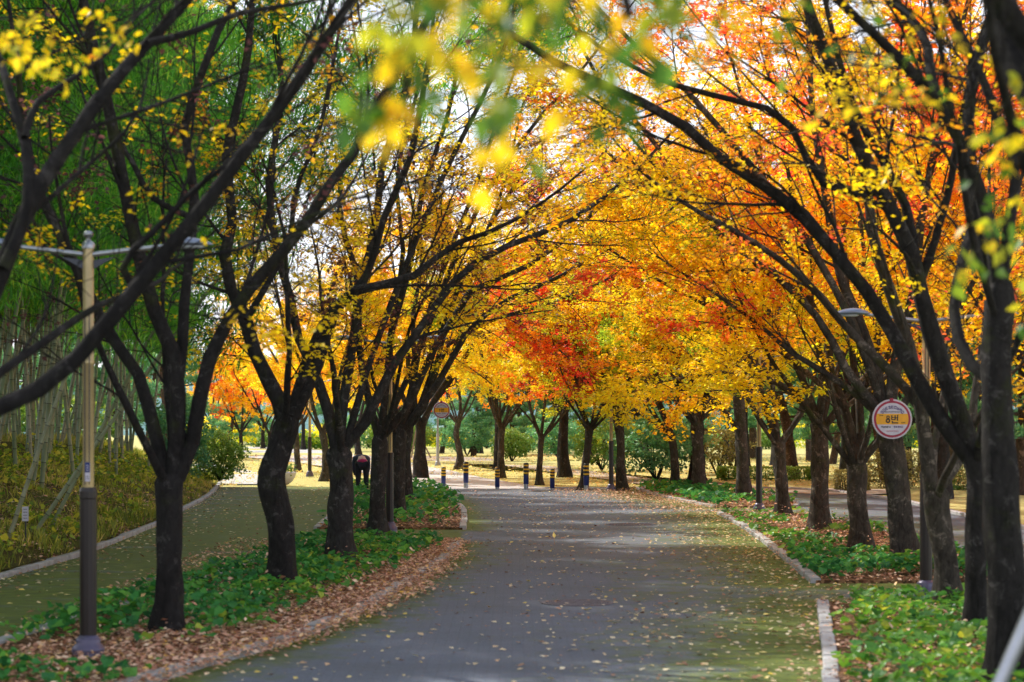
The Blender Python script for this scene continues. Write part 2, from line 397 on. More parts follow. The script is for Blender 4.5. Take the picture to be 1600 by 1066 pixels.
# ground
def ground_mat():
    m, nt, out = new_mat('park_ground')
    v = coords(nt)
    n1 = noise(nt, .35, 5, .6, v); n2 = noise(nt, 6, 6, .75, v); n3 = noise(nt, 40, 3, .7, v)
    a = ramp(nt, n2, [(.3, (.26, .19, .10)), (.5, (.58, .52, .20)), (.7, (.82, .70, .36))])
    b = ramp(nt, n3, [(.35, (.34, .34, .08)), (.65, (.80, .74, .32))])
    c = mixc(nt, n1, a, b)
    principled(nt, out, c, .95, 0, bump(nt, n3, .5, .03), .1); return m
GMAT = ground_mat()
xs = np.concatenate([np.linspace(-900, -60, 12), np.linspace(-40, 40, 41), np.linspace(60, 900, 12)])
ys = np.concatenate([np.linspace(-60, 300, 91), np.linspace(340, 1500, 12)])
XX, YY = np.meshgrid(xs, ys)
ZZ = -.03-0*XX
near = (YY > 78) & (YY < 300); ZZ = ZZ+np.where(near, .10*(wob(XX*.12, YY*.12)+.2), 0)
i = np.arange(len(ys)-1)[:, None]*len(xs)+np.arange(len(xs)-1)[None]
Fg = np.stack([i, i+1, i+1+len(xs), i+len(xs)], -1).reshape(-1, 4)
tag(link('ground', np_mesh('ground', np.stack([XX, YY, ZZ], -1), Fg, GMAT)), kind='structure')

# bank under the bamboo
def bank_mat():
    m, nt, out = new_mat('bank_soil')
    v = coords(nt)
    n1 = noise(nt, 1.1, 5, .6, v); n2 = noise(nt, 30, 5, .75, v)
    a = ramp(nt, n2, [(.3, (.03, .022, .012)), (.55, (.10, .075, .03)), (.72, (.22, .15, .07))])
    b = ramp(nt, n2, [(.3, (.04, .05, .012)), (.7, (.15, .15, .03))])
    principled(nt, out, mixc(nt, ramp(nt, n1, [(.4, (0, 0, 0)), (.6, (1, 1, 1))]), a, b), .95, 0, bump(nt, n2, .7, .04), .1); return m
ys = np.linspace(-6, 80, 130); ts = np.concatenate([np.linspace(0, 6, 32), np.linspace(7, 40, 18)])
Yb = np.repeat(ys[:, None], len(ts), 1); Xb = XLk(Yb)-.12-ts[None]
Zb = bank_z(Xb, Yb)
i = np.arange(len(ys)-1)[:, None]*len(ts)+np.arange(len(ts)-1)[None]
Fb = np.stack([i, i+len(ts), i+len(ts)+1, i+1], -1).reshape(-1, 4)
tag(link('bank', np_mesh('bank', np.stack([Xb, Yb, Zb], -1), Fb, bank_mat())), kind='structure')

# paved road between the kerbs
def road_mat():
    m, nt, out = new_mat('old_paving')
    v = coords(nt)
    a = nt.nodes.new('ShaderNodeAttribute'); a.attribute_name = 'moss'
    n0 = noise(nt, .55, 5, .6, v); n1 = noise(nt, 2.4, 6, .7, v, .4); n2 = noise(nt, 60, 4, .7, v); n4 = noise(nt, 9, 5, .7, coords(nt, (.35, 1, 1)))
    base = ramp(nt, n2, [(.25, (.095, .115, .155)), (.5, (.165, .195, .255)), (.75, (.26, .29, .36))])
    base = mixc(nt, ramp(nt, n0, [(.35, (0, 0, 0)), (.68, (.55, .55, .55))]), base, (.11, .125, .145), 'MIX')
    br = nt.nodes.new('ShaderNodeTexBrick'); br.inputs['Scale'].default_value = 1; br.inputs['Brick Width'].default_value = .21
    br.inputs['Row Height'].default_value = .105; br.inputs['Mortar Size'].default_value = .007; br.inputs['Mortar Smooth'].default_value = .4
    br.inputs['Color1'].default_value = (1, 1, 1, 1); br.inputs['Color2'].default_value = (.8, .8, .8, 1); br.inputs['Mortar'].default_value = (.5, .52, .45, 1)
    nt.links.new(v, br.inputs['Vector'])
    base = mixc(nt, .4, base, br.outputs['Color'], 'MULTIPLY')
    moss = ramp(nt, n4, [(.3, (.045, .075, .006)), (.55, (.13, .18, .010)), (.75, (.30, .33, .02))])
    f = math_n(nt, 'ADD', a.outputs['Fac'], math_n(nt, 'MULTIPLY_ADD', n1, 1.3, -.72))
    f = math_n(nt, 'MULTIPLY', ramp(nt, f, [(.2, (0, 0, 0)), (.62, (1, 1, 1))]), .9)
    col = mixc(nt, f, base, moss)
    h = math_n(nt, 'ADD', math_n(nt, 'MULTIPLY', br.outputs['Fac'], -.5), n2)
    principled(nt, out, col, .82, 0, bump(nt, h, .5, .008), .35); return m
ROADM = road_mat()
ys = np.arange(-8, 64.2, .3); us = np.linspace(0, 1, 120)
Yr = np.repeat(ys[:, None], len(us), 1); Xr = XLk(Yr)*(1-us)[None]+XRk(Yr)*us[None]
moss = np.zeros_like(Xr)
for k, p in BEDS.items(): moss = np.maximum(moss, np.exp(-dpoly(Xr, Yr, p)/(1.5 if 'right' in k else .7))*(1.35 if 'right' in k else 1.15))
leftp = (Xr < np.interp(Yr, [0, 18, 35, 64], [-4.8, -4.6, -3.6, -5.2])); moss = np.where(leftp, np.maximum(moss*.9, .82+.42*wob(Xr*.5, Yr*2.2)), moss)
moss = np.where((Yr > 34.2) & (Yr < 38.6) & (Xr < -.9), .95, moss)
moss = np.where((Xr > 7), np.clip(moss, .25, .45), moss)
moss = np.where((Yr < 30) & (Xr > 1.0) & (Xr < 4), np.maximum(moss, .30+.14*(Xr-1)), moss)
moss = moss*.82+.07*wob(Xr, Yr, .6)
Zr = .0+0*Xr+.004
i = np.arange(len(ys)-1)[:, None]*len(us)+np.arange(len(us)-1)[None]
Fr = np.stack([i, i+1, i+1+len(us), i+len(us)], -1).reshape(-1, 4)
tag(link('road', np_mesh('road', np.stack([Xr, Yr, Zr], -1), Fr, ROADM, attr={'moss': moss})), kind='structure')

# pale sunny paving past the bollards
def sheet(name, pts, z, mat):
    bm = bmesh.new(); vs = [bm.verts.new((x, y, z)) for x, y in pts]; f = bm.faces.new(vs); bmesh.ops.triangulate(bm, faces=[f])
    bmesh.ops.recalc_face_normals(bm, faces=bm.faces[:])
    if sum(f.normal.z for f in bm.faces) < 0: bmesh.ops.reverse_faces(bm, faces=bm.faces[:])
    me = bpy.data.meshes.new(name); bm.to_mesh(me); bm.free(); return tag(link(name, me, mat), kind='structure')
def pave_mat(name, c1, c2):
    m, nt, out = new_mat(name); v = coords(nt)
    n1 = noise(nt, .8, 5, .6, v); n2 = noise(nt, 25, 4, .7, v)
    c = mixc(nt, .5, ramp(nt, n1, [(.35, c1), (.65, c2)]), ramp(nt, n2, [(.3, c1), (.7, c2)]))
    principled(nt, out, c, .85, 0, bump(nt, n2, .3, .01), .3); return m
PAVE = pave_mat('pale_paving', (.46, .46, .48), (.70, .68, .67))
PAVE2 = pave_mat('sandy_path', (.38, .31, .24), (.55, .46, .36))
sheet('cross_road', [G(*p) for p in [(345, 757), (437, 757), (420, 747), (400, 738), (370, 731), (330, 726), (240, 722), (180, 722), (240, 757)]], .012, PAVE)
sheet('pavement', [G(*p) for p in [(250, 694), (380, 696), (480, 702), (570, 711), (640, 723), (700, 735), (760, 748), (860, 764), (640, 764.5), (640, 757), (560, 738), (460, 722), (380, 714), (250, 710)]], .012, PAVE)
sheet('path', [G(*p) for p in [(640, 719), (760, 724), (900, 743), (1000, 757), (1100, 762), (1180, 764), (1180, 760), (1040, 752), (900, 734), (760, 716), (640, 712)]], .016, PAVE2)
sheet('footpath', [G(*p) for p in [(1140, 766), (1200, 770), (1296, 774), (1400, 772), (1400, 766), (1296, 764), (1200, 764), (1140, 762)]], .02, PAVE2)

# beds and kerbs
def bed_mat():
    m, nt, out = new_mat('leaf_covered_soil'); v = coords(nt)
    vor = nt.nodes.new('ShaderNodeTexVoronoi'); vor.inputs['Scale'].default_value = 22; nt.links.new(v, vor.inputs['Vector'])
    s = nt.nodes.new('ShaderNodeSeparateColor'); nt.links.new(vor.outputs['Color'], s.inputs[0])
    c = ramp(nt, s.outputs[0], [(0, (.05, .03, .018)), (.35, (.12, .065, .035)), (.7, (.24, .13, .07)), (1, (.34, .20, .10))])
    n1 = noise(nt, 2, 5, .6, v)
    c = mixc(nt, ramp(nt, n1, [(.5, (0, 0, 0)), (.62, (.7, .7, .7))]), c, (.05, .035, .02))
    principled(nt, out, c, .95, 0, bump(nt, vor.outputs['Distance'], .6, .02), .1); return m
BEDM = bed_mat()
def kerb_mat():
    m, nt, out = new_mat('granite_kerb'); v = coords(nt)
    n1 = noise(nt, 90, 3, .7, v); n2 = noise(nt, 2.5, 5, .7, v)
    c = ramp(nt, n1, [(.3, (.34, .34, .36)), (.7, (.62, .62, .65))])
    c = mixc(nt, ramp(nt, n2, [(.45, (0, 0, 0)), (.7, (.6, .6, .6))]), c, (.16, .15, .11))
    principled(nt, out, c, .8, 0, bump(nt, n1, .3, .005), .3); return m
KERBM = kerb_mat()
def kerb_run(pts, close=False, w=.13, h=.075, stone=.9):
    P = smooth_poly(pts, 12, close); P = np.vstack([P, P[:1]]) if close else P; seg = np.linalg.norm(np.diff(P, axis=0), axis=1); L = np.concatenate([[0], np.cumsum(seg)])
    n = max(1, int(L[-1]/stone)); Vs, Fs, o = [], [], 0
    for k in range(n):
        a, b = (k+.012)*L[-1]/n, (k+.988)*L[-1]/n
        pa = np.array([np.interp(a, L, P[:, 0]), np.interp(a, L, P[:, 1])]); pb = np.array([np.interp(b, L, P[:, 0]), np.interp(b, L, P[:, 1])])
        t = norm(pb-pa); nn = np.array([-t[1], t[0]]); hh = h+random.uniform(-.012, .012); ww = w/2; c = .012; j = random.uniform(-.01, .01)
        prof = [(-ww+j, -.05), (-ww+j, hh-c), (-ww+c+j, hh), (ww-c+j, hh), (ww+j, hh-c), (ww+j, -.05)]
        for e in (pa, pb):
            for u, z in prof: Vs.append([e[0]+nn[0]*u, e[1]+nn[1]*u, z])
        for q in range(5): Fs.append([o+q, o+q+6, o+q+7, o+q+1])
        Fs.append([o+0, o+1, o+4, o+5]); Fs.append([o+1, o+2, o+3, o+4]); Fs.append([o+6, o+11, o+10, o+7]); Fs.append([o+7, o+10, o+9, o+8]); o += 12
    o_ = link('kerb', np_mesh('kerb', np.array(Vs), np.array(Fs), KERBM, smooth=False)); return tag(o_, kind='structure')
for k, p in BEDS.items():
    sm = smooth_poly(p, 4)
    bm = bmesh.new(); vs = [bm.verts.new((x, y, .045)) for x, y in sm]; f = bm.faces.new(vs)
    lo = [bm.verts.new((x, y, -.02)) for x, y in sm]
    for q in range(len(vs)): bm.faces.new((vs[q], vs[(q+1) % len(vs)], lo[(q+1) % len(vs)], lo[q]))
    bmesh.ops.triangulate(bm, faces=[f])
    bmesh.ops.recalc_face_normals(bm, faces=bm.faces[:])
    me = bpy.data.meshes.new('planting_bed'); bm.to_mesh(me); bm.free(); tag(link('planting_bed', me, BEDM), kind='structure')
    for a_, b_ in {'left_near': [(0, 9), (9, 16)], 'left_far': [(0, 8), (8, 14)], 'right_near': [(0, 4)], 'right_mid': [(0, 5), (6, 11)], 'right_far': [(0, 5), (6, 10)]}[k]: kerb_run(p[a_:b_])
kerb_run([(float(XLk(y))-.05, y) for y in np.arange(4, 70, 3.)], w=.12)
kerb_run([(float(XRk(y))+.05, y) for y in np.arange(20, 63, 3.)], w=.14)

# ------------------------------------------------------------------ stuff: litter, ground cover, grass
def scat(name, n, area, dens, mat, size, z=.02, zr=.02, tmpl=DIAMOND, tilt=.25, zf=None, cat=None, label=None, huef=None, s=1, pitch0=0.):
    r_ = np.random.default_rng(s); x0, x1, y0, y1 = area
    # sample uniformly over the picture's ground: more where it is near
    x = r_.uniform(x0, x1, n); y = r_.uniform(y0, y1, n)
    m = r_.uniform(0, 1, n) < dens(x, y); x, y = x[m], y[m]; K = len(x)
    zz = (zf(x, y) if zf else 0)+z+r_.uniform(0, zr, K)
    hue = r_.uniform(0, 1, K) if huef is None else huef(x, y, r_)
    V, Fq, rnd = scatter_leaves(np.stack([x, y, zz], -1), r_.uniform(0, 6.28, K), r_.normal(pitch0, tilt, K), r_.normal(0, tilt, K), size*(.4+1.15*r_.uniform(0, 1, K)**1.4), tmpl, hue, r_.uniform(0, 1, K))
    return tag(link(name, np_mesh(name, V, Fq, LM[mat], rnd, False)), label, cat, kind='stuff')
inbed = {k: (lambda x, y, p=p: inpoly(x, y, p)) for k, p in BEDS.items()}
anybed = lambda x, y: np.any([inpoly(x, y, p) for p in BEDS.values()], axis=0)
LKERB = BEDS['left_near'][:9]
def d_leftlitter(x, y):
    e = np.interp(y, [9, 14, 16.8, 18.6, 21, 23.2, 26, 29.6, 34.2], [-3.7, -3.3, -2.75, -2.2, -1.82, -1.57, -1.34, -1.05, -.93])
    outw = .6*np.clip(1-np.abs(y-24)/12, .1, 1)+.15*wob(x, y)
    r = np.where(x > e, np.exp(-np.maximum(x-e-outw*.55, 0)/.10), np.exp(-np.maximum(e-x-.25, 0)/.5)*.9+.12)
    inn = np.interp(y, [9, 17, 20, 30], [-5.2, -4.6, -3.9, -2.6]); r = np.where((x < e) & (y < 22) & (x > inn), np.maximum(r, .75), r)
    return np.clip(r, 0, 1)*((y > 10) & (y < 34.5))*(x > -4.9)
scat('fallen_leaves', 110000, (-5, .2, 12, 34.5), d_leftlitter, 'litter', .052, .045, .055, label='pinkish brown fallen leaves drifted along the left kerb', cat='fallen leaves', s=3)
def d_road(x, y):
    c = .06+.22*np.clip(wob(x, y, 1.4)+.15*wob(x*3, y*3), 0, 1)+.5*np.exp(-np.abs(x-np.interp(y, [16, 24, 45], [2.5, 3.5, 4.5]))/.3)+.55*np.exp(-np.abs(x-np.interp(y, [16, 24, 45], [2.0, 2.9, 3.9]))/.5)*.5
    c = c+.35*np.exp(-((x-1.6)**2/.5+(y-21)**2/4))
    return c*(~anybed(x, y))*(x > np.interp(y, [9, 18.6, 26, 34], [-3.7, -2.2, -1.3, -.9]))*(x < 5)
scat('caught_leaves', 16000, (-5.5, 7, 12, 63), lambda x, y: anybed(x, y)*.5*(.4+.6*np.clip(wob(x*2, y*2)+.5, 0, 1)), 'litter', .06, .10, .20, tilt=.5, label='dead leaves caught on top of the ground cover plants', cat='fallen leaves', s=9)
scat('scattered_leaves', 62000, (-4, 5, 13, 62), d_road, 'pale', .060, .012, .006, tilt=.18, label='pale dry leaves scattered thinly over the central road', cat='fallen leaves', s=4)
def d_left(x, y):
    e = XLk(y); return (.10+.8*np.exp(-(x-e)/.30)+.1*wob(x, y))*(x > e)*(x < np.interp(y, [10, 20, 35, 64], [-4.9, -4.7, -3.7, -5.6]))
scat('path_leaves', 26000, (-10, -3.4, 14, 67), d_left, 'pale', .07, .012, .008, tilt=.2, label='dry leaves scattered over the mossy left path', cat='fallen leaves', s=5)
def d_right(x, y):
    return ((anybed(x, y)*.8+.28*(np.minimum(dpoly(x, y, BEDS['right_near']), dpoly(x, y, BEDS['right_mid'])) < .25))+(.7*np.exp(-((x-4.3)**2/2.2+(y-50)**2/30))+.9*np.exp(-((x-3.3)**2/3.0+(y-57)**2/16)))*(~anybed(x, y)))*(x > 1.2)
scat('bed_litter', 62000, (1.2, 8, 12, 64), d_right, 'litter', .055, .05, .045, label='brown fallen leaves lying through the right planting beds', cat='fallen leaves', s=6)
scat('bed_leaves', 16000, (-6, -.9, 38, 64), lambda x, y: inbed['left_far'](x, y)*.9+.25*np.exp(-np.abs(x+.8)/.25)*(y < 60), 'litter', .06, .05, .03, label='brown leaves filling the far left bed by the bollards', cat='fallen leaves', s=7)
scat('lawn_leaves', 60000, (-30, 34, 64, 125), lambda x, y: np.clip(.4+.35*wob(x*.3, y*.3), 0, 1)*np.where((x > -9) & (x < 2) & (y < 76), .15, 1), 'gold_litter', .13, .015, .03, label='golden leaves covering the sunny lawn behind the bollards', cat='fallen leaves', s=8)

TRUNKS = [G(265, 995), G(440, 925), G(533, 882), G(590, 838), G(1417, 882), G(1349, 862), G(138, 1032)]
def cover(name, n, area, dens, mat, label, s, size=.088, hmax=.24):
    r_ = np.random.default_rng(s); x0, x1, y0, y1 = area
    x = r_.uniform(x0, x1, n); y = r_.uniform(y0, y1, n); dd = dens(x, y)
    m = r_.uniform(0, 1, n) < dd; x, y, dd = x[m], y[m], dd[m]; K = len(x)
    for tx, ty in TRUNKS:
        k_ = ~((np.abs(x-tx) < .32) & (y < ty+.3) & (y > ty-1.0)); x, y, dd = x[k_], y[k_], dd[k_]
    K = len(x)
    z = .06+r_.uniform(.15, 1, K)**.8*hmax*(.45+.55*np.clip(dd, 0, 1))
    hue = np.clip(.45+.28*wob(x*1.3, y*1.3)+r_.normal(0, .2, K), 0, 1)
    V, Fq, rnd = scatter_leaves(np.stack([x, y, z], -1), r_.uniform(0, 6.28, K), r_.normal(-.3, .38, K), r_.normal(0, .38, K), size*(.35+1.1*r_.uniform(0, 1, K)**1.3), HEART, hue, r_.uniform(0, 1, K))
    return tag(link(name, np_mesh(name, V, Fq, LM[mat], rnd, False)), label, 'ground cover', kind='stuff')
def d_coverL(x, y):
    p = BEDS['left_near']; e = dpoly(x, y, p)
    side = np.interp(y, [9, 17, 20, 34], [-3.9, -3.1, -2.45, -1.15])
    a = inpoly(x, y, p)*np.clip((side-x)/.25+.6*wob(x*1.6, y*1.2)+.3, 0, 1)*np.clip((y-18.2)/.5+.3*wob(x*2, y), 0, 1)
    b = np.exp(-((x+4.1)**2/.25+(y-15.9)**2/.5))*1.0+np.exp(-((x+3.2)**2/.5+(y-15.6)**2/.12))*.7
    return np.clip(np.maximum(a, b*inpoly(x, y, p)), 0, 1)*np.clip(.78+.7*wob(x*2.3, y*1.7), .08, 1)
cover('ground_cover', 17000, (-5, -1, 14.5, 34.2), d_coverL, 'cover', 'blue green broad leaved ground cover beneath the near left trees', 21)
cover('ground_cover', 5200, (-5.8, -1.2, 39, 63), lambda x, y: inbed['left_far'](x, y)*np.clip(.55+.9*wob(x*1.1, y*.9)+.03*(y-45), 0, 1), 'cover', 'patchy ground cover in the far left bed before the bollards', 22, .14, .32)
def d_coverR(x, y):
    p = BEDS['right_near']; e = np.interp(y, [9, 16, 22.8], [1.7, 2.56, 3.55])
    return inpoly(x, y, p)*np.clip((x-e-.12)/.3+.6*wob(x*1.7, y*1.6), 0, 1)*.62
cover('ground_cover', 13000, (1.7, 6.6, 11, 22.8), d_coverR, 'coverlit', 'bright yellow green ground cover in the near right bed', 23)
cover('ground_cover', 6500, (3.9, 7.2, 25.8, 31.5), lambda x, y: inbed['right_mid'](x, y)*np.clip(.35+1.1*wob(x*1.3, y*1.1)+.5*np.exp(-((y-28)**2)/3), 0, 1), 'cover', 'dark green leafy clumps at the foot of the right trees', 24)
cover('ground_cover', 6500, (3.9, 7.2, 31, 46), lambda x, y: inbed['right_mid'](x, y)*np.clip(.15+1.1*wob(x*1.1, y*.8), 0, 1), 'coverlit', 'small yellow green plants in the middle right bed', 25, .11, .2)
cover('ground_cover', 5000, (3.9, 7.4, 48, 63.5), lambda x, y: inbed['right_far'](x, y)*np.clip(.3+1.1*wob(x*.9, y*.7), 0, 1), 'cover', 'low green plants in the far right bed', 26, .14, .28)

def grass(name, n, dens, area, zf, hs, label, s, mat='grass'):
    r_ = np.random.default_rng(s); x0, x1, y0, y1 = area
    x = r_.uniform(x0, x1, n); y = r_.uniform(y0, y1, n); dd = dens(x, y)
    m = r_.uniform(0, 1, n) < dd; x, y = x[m], y[m]; K = len(x)
    tall = np.clip(.5+.6*wob(x*1.4, y*1.1), .15, 1)
    hue = np.clip(.45+.3*wob(x*.9+2, y*.9)+r_.normal(0, .2, K), 0, 1)
    V, Fq, rnd = scatter_leaves(np.stack([x, y, zf(x, y)], -1), r_.uniform(0, 6.28, K), r_.normal(0, .25, K), r_.normal(0, .25, K), hs*tall*r_.uniform(.5, 1.3, K), BLADE, hue, r_.uniform(0, 1, K))
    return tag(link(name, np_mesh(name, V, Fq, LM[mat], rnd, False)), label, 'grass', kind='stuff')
grass('bank_grass', 120000, lambda x, y: (x < XLk(y)-.1)*np.clip(1.0-(XLk(y)-x-2.5)/4, .1, 1)*np.clip(.45+.9*wob(x*.8, y*.8), .08, 1), (-15, -6.6, 22, 70), lambda x, y: bank_z(x, y)-.02, .27,
      'yellowing grass and weeds over the bank below the bamboo', 31)
grass('lawn_grass', 60000, lambda x, y: np.clip(.6+.5*wob(x*.4, y*.4), 0, 1)*np.where((x > -8) & (x < 1.5) & (y < 74), 0, 1), (-22, 30, 64, 112), lambda x, y: 0*x-.02, .16, 'short sunlit grass of the lawn past the road', 32)
scat('bank_weeds', 30000, (-12, -6.8, 22, 68), lambda x, y: (x < XLk(y)-.3)*np.clip(.1+1.2*wob(x*.9+3, y*.7+1), 0, 1), 'grassweed', .085, .02, .30, tmpl=HEART, tilt=.5, zf=bank_z, label='leafy yellow green weeds in clumps over the left bank', cat='weeds', s=34)
scat('bank_litter', 34000, (-11, -6.7, 22, 68), lambda x, y: (x < XLk(y)-.1)*np.clip(.35+.7*wob(x*1.3, y*.9), 0, 1), 'litter', .07, .0, .03, zf=bank_z, label='brown leaves caught in the grass of the left bank', cat='fallen leaves', s=33)

# ------------------------------------------------------------------ zelkova trees on the left
def LMB(*a): return a
hero(-215, 1190, 85, [(-200, 960, 80), (-170, 780, 74), (-150, 690, 70)], [
    (-.3, 34, 24, [(-150, 700), (0, 636), (60, 608), (125, 555), (165, 508), (212, 455), (244, 411), (278, 374), (302, 345), (350, 280), (420, 190), (470, 120)]),
    (-.2, 18, 10, [(212, 455), (193, 428), (196, 402), (223, 379), (257, 345), (300, 300), (360, 250)]),
    (.6, 44, 20, [(-150, 690), (-60, 560), (0, 425), (45, 320), (105, 225), (175, 130), (235, 65), (300, -10)]),
    (.9, 26, 12, [(5, 420), (42, 330), (42, 240), (20, 160), (0, 95), (-25, 20)]),
    (.7, 16, 8, [(38, 215), (55, 165), (95, 135), (140, 105), (165, 85)]),
    (.8, 16, 7, [(230, 68), (300, 50), (370, 22), (450, 8), (520, -8)])],
    101, 'sparse', 'near left tree outside the frame, its bare dark limbs crossing the lamp post', auto=2, leaf=.16, lsize=.055, name='zelkova_tree', ncl=(5, 5, 4), ext=1.2)
hero(265, 995, 44, [(263, 900, 44), (266, 800, 44), (266, 740, 52)], [
    (.2, 30, 18, [(252, 745), (250, 708), (233, 637), (214, 580), (169, 519), (135, 451), (95, 367), (60, 300), (40, 210)]),
    (-.5, 36, 20, [(274, 745), (277, 690), (277, 575), (247, 502), (230, 445), (210, 370), (186, 253), (169, 162), (149, 84), (132, 10)]),
    (.7, 26, 15, [(279, 590), (286, 520), (288, 468), (297, 394), (304, 287), (287, 203), (325, 90), (355, 20)]),
    (-.2, 34, 17, [(285, 745), (297, 708), (307, 654), (324, 570), (365, 485), (405, 434), (473, 357), (500, 304), (540, 263), (575, 190), (621, 115)]),
    (.9, 14, 8, [(300, 340), (240, 310), (205, 250), (180, 210), (160, 150)])],
    102, 'sparse', 'near left tree rising in three dark limbs beside the lamp post', auto=2, leaf=0.42, lsize=.06, name='zelkova_tree', ncl=(6, 5, 4), lim=.76)
hero(440, 925, 46, [(441, 870, 46), (437, 810, 46), (424, 750, 50), (436, 705, 42), (452, 650, 44)], [
    (.5, 34, 16, [(448, 640), (432, 615), (405, 570), (388, 512), (375, 478), (356, 440), (352, 390), (365, 330), (352, 250), (375, 150), (390, 60)]),
    (-.5, 22, 12, [(455, 640), (468, 600), (480, 560), (507, 502), (540, 468), (575, 430), (600, 340), (640, 250), (660, 150)]),
    (.3, 34, 9, [(462, 640), (477, 612), (500, 553), (525, 480), (555, 455), (614, 441), (658, 425), (705, 384), (787, 353)]),
    (1.2, 14, 8, [(385, 500), (420, 440), (452, 380), (462, 300), (500, 200), (520, 100)])],
    103, 'yellow', 'left tree with a swollen knee low on its crooked trunk', auto=2, leaf=0.58, lsize=0.062, name='zelkova_tree', lim=.76)
hero(533, 882, 44, [(532, 820, 42), (533, 760, 42), (530, 700, 44)], [
    (.6, 28, 13, [(522, 700), (512, 640), (496, 590), (470, 540), (450, 450), (430, 380), (420, 280), (440, 160), (430, 40)]),
    (-.7, 26, 13, [(530, 690), (538, 610), (552, 540), (560, 460), (585, 360), (600, 250), (640, 120), (650, 20)]),
    (.2, 26, 12, [(542, 695), (575, 655), (598, 603), (620, 560), (660, 510), (700, 450), (760, 400), (830, 370), (900, 340)]),
    (.2, 18, 8, [(545, 690), (580, 560), (640, 400), (700, 260), (760, 140), (800, 40)])],
    104, 'mixed', 'left tree with mossy furrowed trunk between the kneed tree and the second lamp', auto=1, leaf=0.8, lsize=0.064, name='zelkova_tree', autolen=(4.0, 6.0), ext=2.4, ncl=(8, 6, 5), bark=BARKM, lim=.66)
hero(590, 838, 30, [(590, 790, 28), (592, 730, 27), (594, 680, 28)], [
    (.6, 20, 9, [(590, 680), (575, 620), (560, 540), (560, 440), (530, 330), (540, 200), (520, 100)]),
    (-.8, 18, 9, [(595, 675), (604, 600), (612, 520), (640, 420), (660, 300), (700, 180), (720, 60)]),
    (.3, 20, 8, [(600, 678), (640, 632), (665, 570), (706, 502), (739, 451), (783, 434), (850, 400), (930, 330), (990, 270)]),
    (-.2, 15, 7, [(600, 670), (650, 560), (700, 430), (760, 300), (830, 200), (900, 120)])],
    105, 'mixed', 'slim grey trunked left tree just in front of the second lamp post', auto=1, leaf=0.95, lsize=0.062, leaves_per=16, name='zelkova_tree', autolen=(4.0, 6.0), ext=2.4, ncl=(8, 6, 5), bark=BARKM, lim=.66)
hero(622, 815, 26, [(622, 770, 25), (622, 720, 24), (624, 670, 26)], [
    (.6, 18, 8, [(622, 670), (612, 610), (610, 520), (630, 400), (620, 280), (650, 150)]),
    (-.8, 16, 8, [(626, 668), (645, 600), (660, 520), (700, 400), (740, 300), (780, 180)]),
    (.2, 18, 7, [(630, 672), (655, 640), (690, 590), (730, 520), (790, 470), (860, 440), (930, 400), (1000, 360)]),
    (-.3, 13, 6, [(628, 668), (680, 540), (740, 400), (810, 280), (880, 180)])],
    106, 'mixed', 'left tree with a dark trunk right behind the second lamp post', auto=1, leaf=1.0, lsize=0.066, leaves_per=16, name='zelkova_tree', autolen=(4.0, 6.0), ext=2.4, ncl=(8, 6, 5), bark=BARKM, lim=.66)
hero(634, 796, 22, [(634, 750, 20), (634, 700, 19), (638, 660, 20)], [
    (.8, 14, 7, [(636, 660), (650, 600), (645, 500), (660, 400), (640, 300)]),
    (-.9, 14, 6, [(640, 660), (668, 610), (690, 540), (720, 440), (770, 340), (800, 240)]),
    (.0, 13, 6, [(645, 665), (662, 640), (680, 590), (700, 540), (770, 500), (840, 480), (920, 450)])],
    107, 'lime', 'farthest tree of the left bed, its branches reaching low over the road', auto=1, leaf=1.1, lsize=0.068, leaves_per=16, name='zelkova_tree', autolen=(4.0, 6.0), ext=2.4, ncl=(8, 6, 5), bark=BARKM, lim=.66)

# ------------------------------------------------------------------ trees on the right
hero(1760, 1420, 130, [(1752, 900, 110), (1740, 500, 100), (1735, 250, 90)], [
    (.4, 80, 56, [(1730, 300), (1655, 190), (1600, 110), (1560, 0), (1520, -90)]),
    (-2.6, 50, 18, [(1735, 200), (1500, -60), (1200, -160), (1000, -170), (760, -150)]),
    (-1.5, 34, 16, [(1735, 420), (1650, 330), (1600, 250), (1570, 150), (1550, 60)])],
    201, 'near', 'nearest right tree, only its black limb and out of focus green leaves in frame', auto=1, leaf=.4, lsize=.05, name='zelkova_tree', ncl=(5, 4, 4), ext=.8, spread=.55,
    keep=lambda p: ~((np.abs(p[:, 0]/np.maximum(p[:, 1], .1)*F-250) < 560) & (p[:, 1] < 7.0) & (p[:, 2] < CH+(659-130)/F*p[:, 1])) & (p[:, 1] > 3.0))
hero(1575, 1080, 66, [(1574, 950, 66), (1566, 820, 62), (1560, 700, 58), (1558, 560, 52), (1562, 440, 48)], [
    (-.8, 30, 14, [(1560, 445), (1555, 400), (1533, 304), (1499, 219), (1465, 159), (1414, 101), (1357, 44), (1317, 7)]),
    (.6, 22, 12, [(1470, 165), (1455, 120), (1448, 68), (1425, 30), (1400, 0)]),
    (.3, 24, 12, [(1566, 440), (1580, 330), (1587, 263), (1560, 189), (1533, 118), (1489, 27), (1470, -20)]),
    (.9, 26, 14, [(1555, 480), (1530, 350), (1513, 182), (1526, 101), (1543, 44), (1560, -20)]),
    (1.5, 26, 14, [(1560, 600), (1510, 560), (1490, 480), (1505, 400), (1520, 330), (1500, 230)])],
    202, 'gold', 'massive near right tree with a black mossy trunk at the picture edge', auto=1, leaf=0.4, lsize=0.056, bark=BARK, name='zelkova_tree', ncl=(7, 5, 4), hue_bias=.12)
